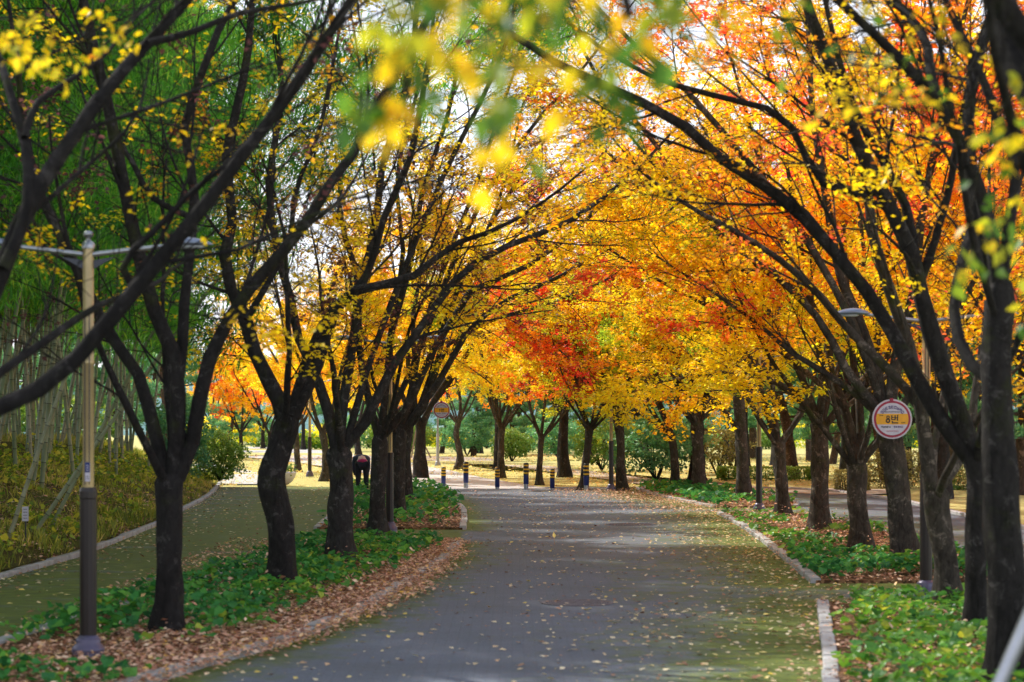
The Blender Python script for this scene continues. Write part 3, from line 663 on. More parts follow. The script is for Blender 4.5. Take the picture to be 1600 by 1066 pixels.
hero(1525, 1002, 40, [(1525, 930, 38), (1525, 830, 38), (1530, 745, 42), (1518, 705, 44)], [
    (.5, 32, 16, [(1512, 715), (1458, 637), (1415, 560), (1384, 502), (1347, 445), (1280, 367), (1229, 314), (1110, 236), (1060, 190), (960, 140), (890, 110)]),
    (-.3, 38, 20, [(1518, 705), (1509, 671), (1465, 553), (1441, 468), (1425, 400), (1397, 338), (1364, 270), (1330, 202), (1317, 152), (1270, 34)]),
    (.2, 22, 12, [(1436, 450), (1425, 370), (1414, 320), (1380, 253), (1340, 180), (1310, 90)]),
    (-.4, 20, 12, [(1436, 440), (1455, 394), (1468, 350), (1485, 287), (1500, 200)]),
    (.5, 16, 9, [(1384, 300), (1290, 290), (1225, 185), (1140, 155), (1060, 135), (980, 100)])],
    203, 'gold', 'near right tree whose trunk bends left into a long limb over the road', auto=1, leaf=0.42, lsize=0.058, bark=BARK, name='zelkova_tree', ncl=(8, 5, 4), hue_bias=.15)
hero(1482, 952, 46, [(1478, 880, 40), (1468, 820, 38), (1460, 765, 46)], [
    (-.3, 30, 15, [(1452, 765), (1447, 700), (1436, 620), (1420, 540), (1385, 440), (1360, 350), (1350, 250), (1300, 120)]),
    (.8, 22, 10, [(1468, 762), (1495, 725), (1515, 690), (1525, 600), (1545, 500), (1550, 380)]),
    (.8, 20, 9, [(1440, 640), (1400, 590), (1330, 520), (1260, 440), (1180, 380), (1090, 330)])],
    204, 'orange', 'right tree with mossy collar standing by the lamp base', auto=2, leaf=0.75, lsize=0.066, bark=BARKR, name='zelkova_tree')
hero(1417, 882, 46, [(1410, 820, 42), (1400, 750, 40), (1392, 695, 44), (1386, 640, 44)], [
    (.6, 26, 12, [(1380, 640), (1370, 590), (1350, 520), (1310, 420), (1290, 300), (1270, 180)]),
    (-.6, 24, 12, [(1392, 630), (1400, 560), (1430, 450), (1440, 330), (1470, 200)]),
    (.4, 20, 9, [(1375, 640), (1330, 590), (1280, 500), (1210, 430), (1130, 370)]),
    (.3, 18, 8, [(1378, 630), (1330, 500), (1250, 360), (1150, 230), (1050, 120), (960, 40)])],
    205, 'orange', 'thick scarred right tree behind the round number sign', auto=4, leaf=1.0, lsize=0.068, leaves_per=20, bark=BARKR, name='zelkova_tree', autolen=(4.5, 6.5), ncl=(9, 6, 5), ext=3.0)
hero(1349, 862, 38, [(1342, 810, 32), (1338, 770, 32), (1340, 720, 36)], [
    (.6, 20, 10, [(1335, 722), (1325, 650), (1300, 590), (1290, 520), (1240, 420), (1200, 300)]),
    (-.6, 18, 9, [(1345, 722), (1372, 690), (1385, 640), (1370, 560), (1380, 440), (1400, 300)]),
    (.8, 18, 8, [(1340, 720), (1345, 650), (1330, 540), (1320, 400), (1310, 250)]),
    (.4, 14, 6, [(1325, 640), (1270, 590), (1210, 540), (1130, 490), (1050, 450)])],
    206, 'gold', 'right tree forking low with a pale broken stub', auto=4, leaf=1.0, lsize=0.07, leaves_per=20, bark=BARKR, name='zelkova_tree', autolen=(4.5, 6.5), ncl=(9, 6, 5), ext=3.0)
hero(1281, 832, 36, [(1281, 790, 32), (1281, 720, 30), (1280, 655, 34)], [
    (.7, 15, 8, [(1272, 650), (1250, 625), (1225, 605), (1190, 580), (1150, 530), (1100, 470)]),
    (-.6, 16, 8, [(1280, 648), (1285, 590), (1270, 500), (1250, 380), (1230, 260)]),
    (.6, 14, 7, [(1288, 650), (1300, 600), (1330, 520), (1350, 420), (1340, 320)]),
    (.2, 14, 7, [(1275, 645), (1240, 560), (1180, 450), (1100, 330), (1020, 220), (940, 130)])],
    207, 'gold', 'straight stout right tree flaring at the foot, third from the lamp by the crossing', auto=4, leaf=1.0, lsize=0.072, leaves_per=20, bark=BARKR, name='zelkova_tree', autolen=(4.5, 6.5), ncl=(9, 6, 5), ext=3.0)
hero(1223, 808, 25, [(1222, 770, 22), (1219, 730, 21), (1216, 690, 25)], [
    (.6, 12, 6, [(1212, 690), (1200, 650), (1185, 600), (1150, 540), (1120, 460)]),
    (-.6, 11, 6, [(1216, 688), (1210, 630), (1205, 560), (1220, 450), (1200, 350)]),
    (.3, 11, 6, [(1220, 690), (1238, 668), (1255, 640), (1275, 580), (1290, 480)]),
    (.2, 10, 5, [(1212, 685), (1170, 560), (1100, 420), (1010, 300), (900, 190)])],
    208, 'lime', 'slender lichen spotted right tree beside the far lamp post', auto=4, leaf=1.0, lsize=0.074, leaves_per=20, bark=BARKR, name='zelkova_tree', autolen=(4.5, 6.5), ncl=(9, 6, 5), ext=3.0)
hero(1163, 783, 26, [(1161, 740, 22), (1158, 680, 20), (1153, 610, 20)], [
    (.6, 12, 6, [(1150, 610), (1145, 560), (1120, 490), (1100, 400), (1110, 300)]),
    (-.6, 11, 6, [(1154, 608), (1165, 540), (1170, 440), (1190, 330)]),
    (.3, 10, 5, [(1158, 680), (1130, 640), (1100, 600), (1060, 560)])],
    209, 'gold', 'tall straight dark right tree just left of the far lamp post', auto=5, leaf=1.0, lsize=0.076, leaves_per=20, name='zelkova_tree', autolen=(4.5, 6.5), ncl=(9, 6, 5), ext=3.0, bark=BARKR)
hero(1092, 768, 25, [(1091, 730, 21), (1090, 690, 19), (1088, 655, 22)], [
    (.6, 12, 5, [(1084, 655), (1072, 620), (1060, 580), (1040, 500), (1020, 420)]),
    (-.6, 11, 5, [(1090, 652), (1095, 600), (1090, 500), (1100, 400)]),
    (.2, 10, 5, [(1093, 655), (1115, 635), (1140, 605), (1165, 540), (1175, 450)])],
    210, 'lime', 'right tree at the far bed end with a wide dark fork', auto=5, leaf=1.0, lsize=0.078, leaves_per=20, name='zelkova_tree', autolen=(4.5, 6.5), ncl=(9, 6, 5), ext=3.0, bark=BARKR)
hero(1054, 767, 16, [(1055, 730, 14), (1052, 700, 13), (1047, 675, 14)], [
    (.6, 8, 4, [(1044, 672), (1034, 640), (1022, 600), (1005, 530), (1000, 450)]),
    (-.6, 8, 4, [(1048, 672), (1058, 640), (1060, 580), (1075, 500), (1070, 400)])],
    211, 'lime', 'thin light barked tree with a narrow fork at the far right bed', auto=5, leaf=1.0, lsize=0.078, leaves_per=20, name='zelkova_tree', autolen=(4.5, 6.5), ncl=(9, 6, 5), ext=3.0, bark=BARKR)
hero(971, 767, 17, [(970, 730, 15), (970, 700, 14), (966, 660, 16)], [
    (.6, 8, 4, [(962, 660), (950, 620), (945, 560), (940, 470), (920, 380)]),
    (-.6, 8, 4, [(966, 658), (968, 610), (970, 540), (985, 440)]),
    (.3, 7, 4, [(970, 660), (978, 630), (990, 590), (1010, 530), (1030, 450)])],
    212, 'red', 'tree standing at the kerb just right of the thin lamp post', auto=5, leaf=1.0, lsize=0.078, leaves_per=20, name='zelkova_tree', autolen=(4.5, 6.5), ncl=(9, 6, 5), ext=3.0, bark=BARKR)
hero(912, 766, 15, [(914, 730, 13), (918, 700, 13), (922, 665, 15)], [
    (.6, 9, 4, [(919, 665), (908, 635), (900, 590), (880, 520), (860, 430)]),
    (-.6, 9, 4, [(926, 665), (940, 640), (946, 600), (950, 520), (965, 430)])],
    213, 'crimson', 'red and purple leaved tree beside the rightmost blue bollard', auto=5, leaf=1.0, lsize=0.08, leaves_per=20, name='zelkova_tree', autolen=(4.5, 6.5), ncl=(9, 6, 5), ext=3.0, bark=BARKR)
hero(843, 757, 11, [(843, 730, 10), (845, 700, 10), (846, 680, 12)], [
    (.6, 7, 3, [(842, 680), (832, 650), (822, 610), (810, 550), (800, 470)]),
    (-.6, 6, 3, [(846, 678), (850, 640), (855, 590), (850, 500)]),
    (.2, 6, 3, [(849, 682), (866, 665), (882, 640), (890, 590), (900, 520)])],
    214, 'yellow', 'small candelabra tree on the lawn behind the bollards', auto=5, leaf=1.0, lsize=0.085, leaves_per=20, name='zelkova_tree', autolen=(4.5, 6.5), ncl=(9, 6, 5), bark=BARKR)
hero(783, 746, 12, [(783, 715, 11), (783, 690, 11), (784, 665, 13)], [
    (.6, 7, 3, [(781, 665), (773, 640), (765, 600), (750, 540), (740, 460)]),
    (-.6, 7, 3, [(786, 664), (795, 640), (800, 600), (815, 540), (820, 460)])],
    215, 'yellow', 'lawn tree behind the third bollard with a tight crown of yellow leaves', auto=5, leaf=1.0, lsize=0.088, leaves_per=20, name='zelkova_tree', autolen=(4.5, 6.5), ncl=(9, 6, 5), bark=BARKR)
hero(717, 731, 13, [(719, 712, 11), (713, 680, 10), (717, 655, 11)], [
    (.6, 7, 3, [(716, 655), (720, 630), (712, 590), (700, 530), (690, 460)]),
    (-.6, 6, 3, [(718, 655), (727, 635), (740, 600), (750, 540)])],
    216, 'gold', 'curved trunk lawn tree by the grey lamp post', auto=5, leaf=1.0, lsize=0.092, leaves_per=20, name='zelkova_tree', autolen=(4.5, 6.5), ncl=(9, 6, 5), bark=BARKR)

hero(508, 751, 15, [(509, 725, 13), (508, 700, 12), (503, 672, 13)], [
    (.6, 8, 4, [(500, 672), (490, 640), (480, 590), (450, 520), (430, 440)]),
    (-.6, 8, 4, [(505, 670), (520, 640), (530, 590), (550, 520), (540, 440)])],
    217, 'yellow', 'orange lit trunk on the sunny verge between the left trees', auto=5, leaf=1.0, lsize=0.09, leaves_per=20, name='zelkova_tree', autolen=(4.5, 6.5), ext=2.5, ncl=(9, 6, 5), bark=BARKR)
hero(465, 736, 11, [(465, 715, 10), (463, 690, 9), (462, 665, 10)], [
    (.6, 6, 3, [(460, 665), (450, 630), (440, 580), (410, 520), (400, 450)]),
    (-.6, 6, 3, [(464, 664), (475, 620), (480, 560), (500, 480)])],
    218, 'yellow', 'slim pale trunk behind the planter bowl by the sunny verge', auto=5, leaf=1.0, lsize=0.09, leaves_per=20, name='zelkova_tree', autolen=(4.5, 6.5), ext=2.5, ncl=(9, 6, 5), bark=BARKR)

# ------------------------------------------------------------------ background autumn trees (shared meshes)
BG = [auto_tree('autumn_tree', 301, 2.1, 5, 6.5, .62, .30, 'yellow', leaf=1.0, lsize=.11, ncl=(9, 6, 5), leaves_per=18),
      auto_tree('autumn_tree', 302, 1.8, 6, 7.5, .75, .34, 'gold', leaf=1.0, lsize=.11, ncl=(9, 6, 5), leaves_per=18),
      auto_tree('autumn_tree', 303, 2.4, 5, 8.0, .5, .32, 'red', leaf=1.0, lsize=.11, ncl=(9, 6, 5), leaves_per=18)]
used = [False]*3
def bg_tree(px, py, v, mat, s, rz, label, group=None, D=None, X=None):
    if D is None: X, D = G(px, py)
    o = BG[v] if not used[v] else copy_tree(BG[v]); used[v] = True
    o.location = (X, D, -.05); o.rotation_euler = (0, 0, rz); o.scale = (s, s, s)
    for ch in o.children:
        if 'crown' in ch.name and ch.material_slots[0].material != LM[mat]:
            ch.material_slots[0].link = 'OBJECT'; ch.material_slots[0].material = LM[mat]
    o['label'] = label; o['category'] = 'tree'
    if group: o['group'] = group
    elif 'group' in o: del o['group']
bgl = [
 (376, 716, 0, 'orange', .75, .3, 'dark thin forked tree on the sunlit lawn left of the path'),
 (422, 716, 1, 'gold', .8, 1.2, 'pale barked tree on the sunny lawn seen behind the kneed trunk'),
 (332, 705, 2, 'gold', .8, 2.2, 'leftmost pale trunk beside the far sunny road'),
 (358, 696, 0, 'yellow', .9, 3.1, 'straight grey trunk far up the sunny road'),
 (411, 701, 1, 'orange', .85, 4.0, 'far tree leaning behind the pale barked tree'),
 (474, 703, 2, 'yellow', .9, 5.0, 'far trunk seen left of the small lamp post'),
 (600, 722, 1, 'yellow', .95, .8, 'yellow tree across the road, behind the second lamp'),
 (560, 712, 0, 'gold', 1.0, 2.6, 'orange yellow tree across the road, behind the bending person'),
 (660, 716, 2, 'red', .75, 1.1, 'red leaved tree behind the propped sapling'),
 (750, 708, 0, 'yellow', 1.1, 4.2, 'yellow tree deep among the pines left of centre'),
 (820, 706, 1, 'yellow', 1.1, 5.4, 'broad yellow tree at the centre of the far lawn'),
 (880, 712, 2, 'red', 1.0, .2, 'red crowned tree at the far lawn behind the rightmost bollards'),
 (945, 708, 0, 'orange', 1.1, 1.9, 'orange tree behind the grey cabinet'),
 (1010, 716, 1, 'yellow', 1.0, 3.3, 'yellow tree behind the open stemmed shrub'),
 (1075, 710, 2, 'gold', 1.05, 2.4, 'golden tree deep behind the wide forked tree'),
 (1135, 718, 0, 'lime', 1.0, 4.8, 'lime yellow tree behind the far lamp post'),
 (1210, 728, 1, 'gold', 1.0, .6, 'golden tree past the right hand road, behind the slender tree'),
 (1320, 736, 2, 'orange', 1.0, 1.4, 'orange tree past the right road behind the clipped hedge'),
 (1420, 744, 0, 'orange', 1.0, 3.6, 'orange tree past the right road behind the number sign'),
 (1530, 752, 1, 'gold', 1.0, 5.1, 'golden tree past the right road, farthest right'),
]
for a in bgl: bg_tree(*a)
# crowns that rise over the right-hand verge, beyond the secondary road
for q, (X, D, v, m, s, rz) in enumerate([(12.3, 40, 2, 'orange', 1.25, .7), (12.6, 47, 0, 'red', 1.3, 2.0), (11.6, 33, 1, 'orange', 1.15, 4.4), (11.8, 55, 2, 'orange', 1.35, 3.0),
        (10.9, 63, 0, 'red', 1.3, 1.0), (11.4, 27, 0, 'gold', 1.1, 5.5), (6.5, 70, 1, 'orange', 1.35, .4), (2.0, 76, 0, 'yellow', 1.25, 2.8), (9.0, 78, 2, 'gold', 1.4, 4.0), (-3.4, 74, 1, 'yellow', 1.2, 1.9), (4.6, 84, 0, 'lime', .95, 1.5), (-.6, 90, 2, 'yellow', 1.0, .5)]):
    bg_tree(0, 0, v, m, s, rz, ['orange crowned tree across the right road, its crown behind the scarred tree',
            'reddest crown on the right, glowing between the black limbs', 'orange tree across the right road nearest the camera, behind the massive trunk',
            'orange crown across the right road behind the low forking tree',
            'red crowned tree past the end of the right road', 'golden tree across the right road at the picture edge', 'tall orange tree on the lawn behind the far right bed', 'tall yellow tree on the lawn between the candelabra tree and the thin lamp',
            'tall golden tree on the lawn behind the wide forked tree', 'tall yellow tree on the lawn behind the two bollards nearest the left bed', 'lime crowned lawn tree behind the narrow forked tree', 'yellow lawn tree behind the third and fourth bollards'][q], D=D, X=X)

# ------------------------------------------------------------------ pines, shrubs, hedges
def pine(name, seed, H, lean, low=.4):
    r_ = np.random.default_rng(seed); root = empty(name)
    tp = [[0, 0, -.1], [lean*.4, .1, H*.3], [lean*.9, 0, H*.6], [lean, .1, H]]
    tp, tw = resample(tp, 20, [.22, .17, .12, .04])
    parts = [tubes(tp[None], tw[None], 12, .1, seed)]
    K = 15; t = low+(1-low)*np.linspace(0, 1, K); idx = np.clip((t*19).astype(int), 0, 19)
    p = tp[idx]; az = np.arange(K)*2.4+r_.normal(0, .3, K); L = (1-.55*((t-low)/(1-low)))*r_.uniform(1.6, 2.8, K)
    d = np.stack([np.cos(az), np.sin(az), np.full(K, .12)], -1)
    br = grow(p, d, L, 7, .015, .09, r_); parts.append(tubes(br, taper(np.full(K, .055), 7, .3), 5))
    V, Fq = merge(parts); link('trunk', np_mesh(name+'_trunk', V, Fq, BARKP), None, root)
    pos, hue = [], []
    for k in range(K):
        for c in range(4):
            cc = br[k, 3+c]+r_.normal(0, .12, 3)+[0, 0, .08]; n = 210
            u = r_.normal(0, 1, (n, 3)); u = norm(u)*r_.uniform(.2, 1, (n, 1))**.5; rad = r_.uniform(.45, .75)
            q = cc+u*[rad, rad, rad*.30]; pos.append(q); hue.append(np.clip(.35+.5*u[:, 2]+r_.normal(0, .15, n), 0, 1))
    pos = np.vstack(pos); hue = np.concatenate(hue); N = len(pos)
    V, Fq, rnd = scatter_leaves(pos, r_.uniform(0, 6.28, N), r_.normal(.6, .5, N), r_.normal(0, .8, N), r_.uniform(.12, .26, N), NARROW_W, hue, r_.uniform(0, 1, N))
    link('crown', np_mesh(name+'_crown', V, Fq, LM['pine'], rnd, False), None, root); return root
NARROW_W = (np.array([[0, 0, 0], [-.14, .4, .0], [0, 1, -.05], [.14, .4, .0]]), np.array([[0, 3, 2, 1]]))
PINES = [pine('pine_tree', 401, 6.5, .8, .3), pine('pine_tree', 402, 7.5, -1.0, .35), pine('pine_tree', 403, 5.0, .5, .3)]
pu = [False]*3
def put_pine(px, py, v, s, rz, label, group=None):
    X, D = G(px, py); o = PINES[v] if not pu[v] else copy_tree(PINES[v]); pu[v] = True
    o.location = (X, D, -.03); o.rotation_euler = (0, 0, rz); o.scale = (s, s, s); tag(o, label, 'pine', group)
pines = [(355, 712, 2, .8), (400, 692, 0, 1.3), (450, 694, 1, 1.3), (520, 697, 0, 1.2), (560, 704, 1, 1.1), (590, 700, 0, 1.2), (625, 706, 2, 1.2),
         (690, 707, 0, .85), (740, 712, 2, .9), (775, 705, 1, .8), (800, 711, 2, .9), (830, 701, 0, 1.1), (865, 708, 2, 1.0), (890, 703, 1, 1.0),
         (925, 712, 0, .8), (960, 704, 2, 1.2), (1000, 712, 2, 1.1), (1030, 702, 0, 1.2), (1060, 716, 1, .8), (1100, 714, 0, .9), (1140, 724, 1, .8),
         (1175, 716, 2, 1.2), (1243, 748, 1, 1.0), (1265, 720, 0, .9), (1300, 726, 1, .9), (1345, 718, 2, 1.2), (1390, 732, 0, .9), (1440, 740, 1, .9), (1490, 730, 2, 1.1), (1540, 742, 0, .9), (1590, 748, 1, .9)]
pines += [(1225, 738, 1, .95), (1330, 742, 0, 1.0), (1385, 752, 1, 1.05), (1465, 758, 0, 1.0), (1520, 764, 1, 1.1), (1590, 772, 0, 1.0), (20, 728, 2, 1.4), (110, 724, 0, 1.2), (190, 722, 2, 1.4), (260, 716, 1, 1.2), (-60, 735, 0, 1.2), (60, 712, 1, 1.3), (150, 708, 0, 1.3), (230, 706, 2, 1.5), (-20, 715, 1, 1.3)]
plabel = {22: 'large pine with a thick furrowed trunk beyond the slender right tree', 7: 'small pine behind the grey lamp post', 18: 'leaning pine right of the open shrub', 0: 'dark little pine beside the leftmost sunny trunk'}
for k, (px, py, v, s) in enumerate(pines):
    put_pine(px, py, v, s, k*1.7, plabel.get(k, 'green pine in the grove across the far lawn'), None if k in plabel else 'pines in the grove across the far lawn')

def bush(name, X, Y, rx, ry, h, mat, label, seed, z0=0., box=False, stems=True, n=4200, size=.07, group=None):
    r_ = np.random.default_rng(seed); root = empty(name, (X, Y, z0))
    if box:
        u = r_.uniform(-1, 1, (n, 3)); ax = r_.integers(0, 3, n); sgn = np.where(r_.uniform(0, 1, n) < .5, -1, 1)
        u[np.arange(n), ax] = sgn*r_.uniform(.88, 1.04, n); pos = u*[rx, ry, h/2]+[0, 0, h/2]
        pos[:, 2] = np.maximum(pos[:, 2], .03)
    else:
        u = norm(r_.normal(0, 1, (n, 3))); rr = r_.uniform(.55, 1.0, (n, 1))**.5
        lump = 1+.26*np.sin(u[:, :1]*5+seed)*np.sin(u[:, 1:2]*6+1)+.20*np.sin(u[:, 2:3]*9+u[:, :1]*7)
        pos = u*rr*lump*[rx, ry, h*(.5 if stems is not True else .42)]+[0, 0, h*(.5 if stems is not True else .6)]
        pos[:, 2] = np.maximum(pos[:, 2], .03)
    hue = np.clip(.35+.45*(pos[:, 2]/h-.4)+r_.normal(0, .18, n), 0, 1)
    V, Fq, rnd = scatter_leaves(pos, r_.uniform(0, 6.28, n), r_.normal(.1, .6, n), r_.normal(0, .7, n), size*r_.uniform(.6, 1.3, n), DIAMOND, hue, r_.uniform(0, 1, n))
    link('foliage', np_mesh(name+'_foliage', V, Fq, LM[mat], rnd, False), None, root)
    K = 9; az = np.arange(K)*6.28/K+r_.normal(0, .3, K)
    sp = .35 if box else .55
    d = np.stack([np.cos(az)*sp, np.sin(az)*sp, np.ones(K)], -1)
    st = grow(np.zeros((K, 3))+[0, 0, -.03], d, np.full(K, h*.8), 7, .02, .08, r_)
    if box: st = grow(np.stack([np.linspace(-rx*.8, rx*.8, K), np.zeros(K), np.full(K, -.03)], -1), d*[.2, .2, 1], np.full(K, h*.8), 7, .02, .05, r_)
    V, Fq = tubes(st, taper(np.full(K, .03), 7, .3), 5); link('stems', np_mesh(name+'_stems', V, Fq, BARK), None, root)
    return tag(root, label, 'hedge' if box else 'shrub', group)
bush('clipped_hedge', 10.35, 60.6, .48, .4, .62, 'shrub', 'small square clipped hedge lit yellow green past the right road', 501, box=True, n=5200, size=.05)
bush('clipped_hedge', 9.2, 72, 1.7, .5, .45, 'hedge', 'long low dark hedge behind the slender right tree', 502, box=True, n=9000, size=.07)
bush('clipped_hedge', 15.5, 62.5, 1.9, .6, .9, 'hedge', 'tall hedge behind the scarred right tree', 503, box=True, n=9000, size=.07)
bush('round_shrub', 12.2, 63, 1.0, .9, 1.35, 'shrub', 'olive rounded shrub between the small hedge and the scarred tree', 504, stems=False)
bush('round_shrub', 13.4, 57, .9, .8, 1.2, 'shrub', 'bare twiggy brown shrub left of the massive trunk', 505, n=1500)
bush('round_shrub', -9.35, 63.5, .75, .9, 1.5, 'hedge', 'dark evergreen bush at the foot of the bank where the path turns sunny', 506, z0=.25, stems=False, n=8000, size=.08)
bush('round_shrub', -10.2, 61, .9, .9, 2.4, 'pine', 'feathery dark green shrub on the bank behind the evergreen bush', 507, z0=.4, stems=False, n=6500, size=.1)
for k, (px, py, w, h, m, n, lab) in enumerate([(1025, 752, 1.7, 2.3, 'pine', 3600, 'open multi stemmed shrub with a flat green top right of the cabinet'),
      (875, 720, 1.5, 2.2, 'pine', 3000, 'grey stemmed shrub behind the fifth bollard'), (730, 712, 1.6, 2.2, 'pine', 3000, 'multi stemmed shrub between the curved tree and the second bollard'),
      (940, 735, 1.2, 2.0, 'hedge', 1800, 'thin stemmed shrub behind the thin lamp post'), (1120, 742, 1.2, 1.8, 'shrub', 1100, 'nearly bare pale twigged shrub left of the tall straight tree'),
      (640, 708, 1.8, 2.0, 'hedge', 3600, 'broad green shrub behind the wooden props'), (800, 722, 1.1, 1.6, 'hedge', 2200, 'small shrub with pale stems right of the tree behind the third bollard')]):
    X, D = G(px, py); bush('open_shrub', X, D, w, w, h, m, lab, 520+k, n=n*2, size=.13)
for k, px in enumerate(range(300, 1700, 46)):
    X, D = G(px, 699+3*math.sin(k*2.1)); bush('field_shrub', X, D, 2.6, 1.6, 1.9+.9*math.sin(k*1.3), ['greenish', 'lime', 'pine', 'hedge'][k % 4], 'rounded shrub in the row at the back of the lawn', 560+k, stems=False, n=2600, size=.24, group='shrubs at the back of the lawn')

for k in range(2, 10):
    bush('wood_edge_shrub', -12.5-k*1.9, 74+3*math.sin(k*2.3), 2.2, 1.6, 3.6+1.0*math.sin(k*1.7), ['hedge', 'pine'][k % 2], 'big dark shrub closing off the far side of the bamboo grove', 640+k, stems=False, n=3600, size=.2, group='dark shrubs behind the bamboo grove')
# wooded hills, distance haze painted into their pale blue-green colour
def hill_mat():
    m, nt, out = new_mat('haze_tinted_woods'); v = coords(nt)
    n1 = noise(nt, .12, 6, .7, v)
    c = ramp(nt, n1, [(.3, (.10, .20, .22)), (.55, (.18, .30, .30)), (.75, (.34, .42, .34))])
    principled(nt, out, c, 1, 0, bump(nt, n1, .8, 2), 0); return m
xs = np.linspace(-330, 330, 170); ys = np.linspace(300, 480, 20)
XX, YY = np.meshgrid(xs, ys); pr = np.sin((YY-300)/180*np.pi*.5)
ZZ = pr*(17+5*np.sin(XX*.021+1)+3*np.sin(XX*.06)+1.2*np.sin(XX*.31+YY*.2)+.9*np.sin(XX*.83)*np.cos(YY*.5))-1
i = np.arange(19)[:, None]*170+np.arange(169)[None]
tag(link('hills', np_mesh('hills', np.stack([XX, YY, ZZ], -1), np.stack([i, i+1, i+171, i+170], -1).reshape(-1, 4), hill_mat())), kind='structure')

# ------------------------------------------------------------------ bamboo grove
def culm_mat():
    m, nt, out = new_mat('bamboo_culm'); v = coords(nt, (1, 1, .3))
    oi = nt.nodes.new('ShaderNodeObjectInfo')
    n1 = noise(nt, 9, 4, .6, v)
    a = ramp(nt, n1, [(.3, (.12, .19, .09)), (.7, (.28, .34, .20))]); b = ramp(nt, n1, [(.3, (.24, .24, .14)), (.7, (.44, .42, .30))])
    c = mixc(nt, oi.outputs['Random'], a, b)
    at = nt.nodes.new('ShaderNodeAttribute'); at.attribute_name = 'node'
    c = mixc(nt, at.outputs['Fac'], c, (.05, .05, .035))
    principled(nt, out, c, .45, 0, None, .4); return m
CULM = culm_mat()
def bamboo(seed):
    r_ = np.random.default_rng(seed); root = empty('bamboo')
    H = r_.uniform(10.5, 13.5); az = r_.normal(0, .5); lean = r_.uniform(.4, 1.6)
    zz = np.linspace(0, 1, 9); ctrl = np.stack([lean*zz+2.2*zz**4*r_.uniform(.5, 1.2), .3*zz*r_.normal(), H*(zz-.08*zz**3)-.15*(zz == 0)], -1)
    nn = int(H/.30); ts = []
    for k in range(nn):
        ts += [k/nn, (k+.04)/nn, (k+.08)/nn]
    ts = np.array(ts+[1.]); base = resample(ctrl, 100); u = np.linspace(0, 1, 100)
    path = np.stack([np.interp(ts, u, base[:, c]) for c in range(3)], -1)
    r = .037*(1-.8*ts**1.5); nodef = np.zeros(len(ts)); nodef[1::3] = 1.; r2 = r*(1+.14*nodef)
    V, Fq = tubes(path[None], r2[None], 9)
    link('culm', np_mesh('culm', V, Fq, CULM, attr={'node': np.repeat(nodef, 9)}), None, root)
    # side branches and leaves from about 4 m
    K = 74; t = r_.uniform(.33, 1, K); p = np.stack([np.interp(t, u, base[:, c]) for c in range(3)], -1)
    az = r_.uniform(0, 6.28, K); d = np.stack([np.cos(az), np.sin(az), r_.uniform(.2, .9, K)], -1)
    br = grow(p, d, r_.uniform(.7, 1.9, K)*(1.15-.5*t), 7, -.09, .06, r_)
    V, Fq = tubes(br, taper(np.full(K, .009), 7, .3), 3)
    link('twigs', np_mesh('bamboo_twigs', V, Fq, CULM, attr={'node': np.zeros(len(V))}), None, root)
    M = 118; tt = r_.uniform(.12, 1, (K, M))*6; ii = np.clip(tt.astype(int), 0, 5); f = (tt-ii)[..., None]; rows = np.arange(K)[:, None]
    pos = (br[rows, ii]*(1-f)+br[rows, ii+1]*f).reshape(-1, 3)+r_.normal(0, .17, (K*M, 3)); N = len(pos)
    hue = np.clip(np.repeat(r_.uniform(.1, .9, K), M)+r_.normal(0, .15, N), 0, 1)
    V, Fq, rnd = scatter_leaves(pos, r_.uniform(0, 6.28, N), r_.normal(-.7, .4, N), r_.normal(0, .5, N), r_.uniform(.13, .23, N), NARROW, hue, r_.uniform(0, 1, N))
    link('foliage', np_mesh('bamboo_foliage', V, Fq, LM['bamboo'], rnd, False), None, root); return root
BAM = [bamboo(600+k) for k in range(6)]
spots = []
r_ = np.random.default_rng(77)
tries = 0
while len(spots) < 290 and tries < 30000:
    tries += 1
    y = r_.uniform(13, 66); d = 1.5+abs(r_.normal(0, 1))*3.5+r_.uniform(0, 4); x = float(XLk(y))-d
    if y < 30 and x < -13.5: continue
    if y > 30 and x < gx(-500, y): continue
    if all((x-a)**2+(y-b)**2 > .3 for a, b in spots): spots.append((x, y))
for k, (x, y) in enumerate(spots):
    v = k % 6; o = BAM[v] if k < 6 else copy_tree(BAM[v])
    s = r_.uniform(.85, 1.12)*(1.14 if y > 30 else 1.0); o.location = (x, y, float(bank_z(np.array(x), np.array(y)))-.08); o.scale = (s, s, s)
    o.rotation_euler = (r_.normal(0, .05), r_.normal(.05, .07), r_.normal(0, .9)+(0 if r_.uniform() < .75 else 2.8))
    tag(o, 'slender grey green bamboo stem standing in the grove on the left bank', 'bamboo', 'bamboo stems in the grove on the left bank')
# a few fallen-over stems in front
for k, (px, py, D, ry, lab) in enumerate([(48, 815, 31.5, .52, 'pale bamboo stem leaning furthest over at the front of the bank'), (75, 770, 33, .42, 'second leaning pale bamboo stem behind the furthest leaning one'),
                                     (10, 800, 30, .24, 'tilted bamboo stem at the left picture edge')]):
    o = copy_tree(BAM[(k*2+1) % 6]); X = gx(px, D); o.location = (X, D, float(bank_z(np.array(X), np.array(D)))-.1); o.scale = (.95, .95, .95); o.rotation_euler = (0, ry, 0)
    tag(o, lab, 'bamboo')
    if 'group' in o: del o['group']

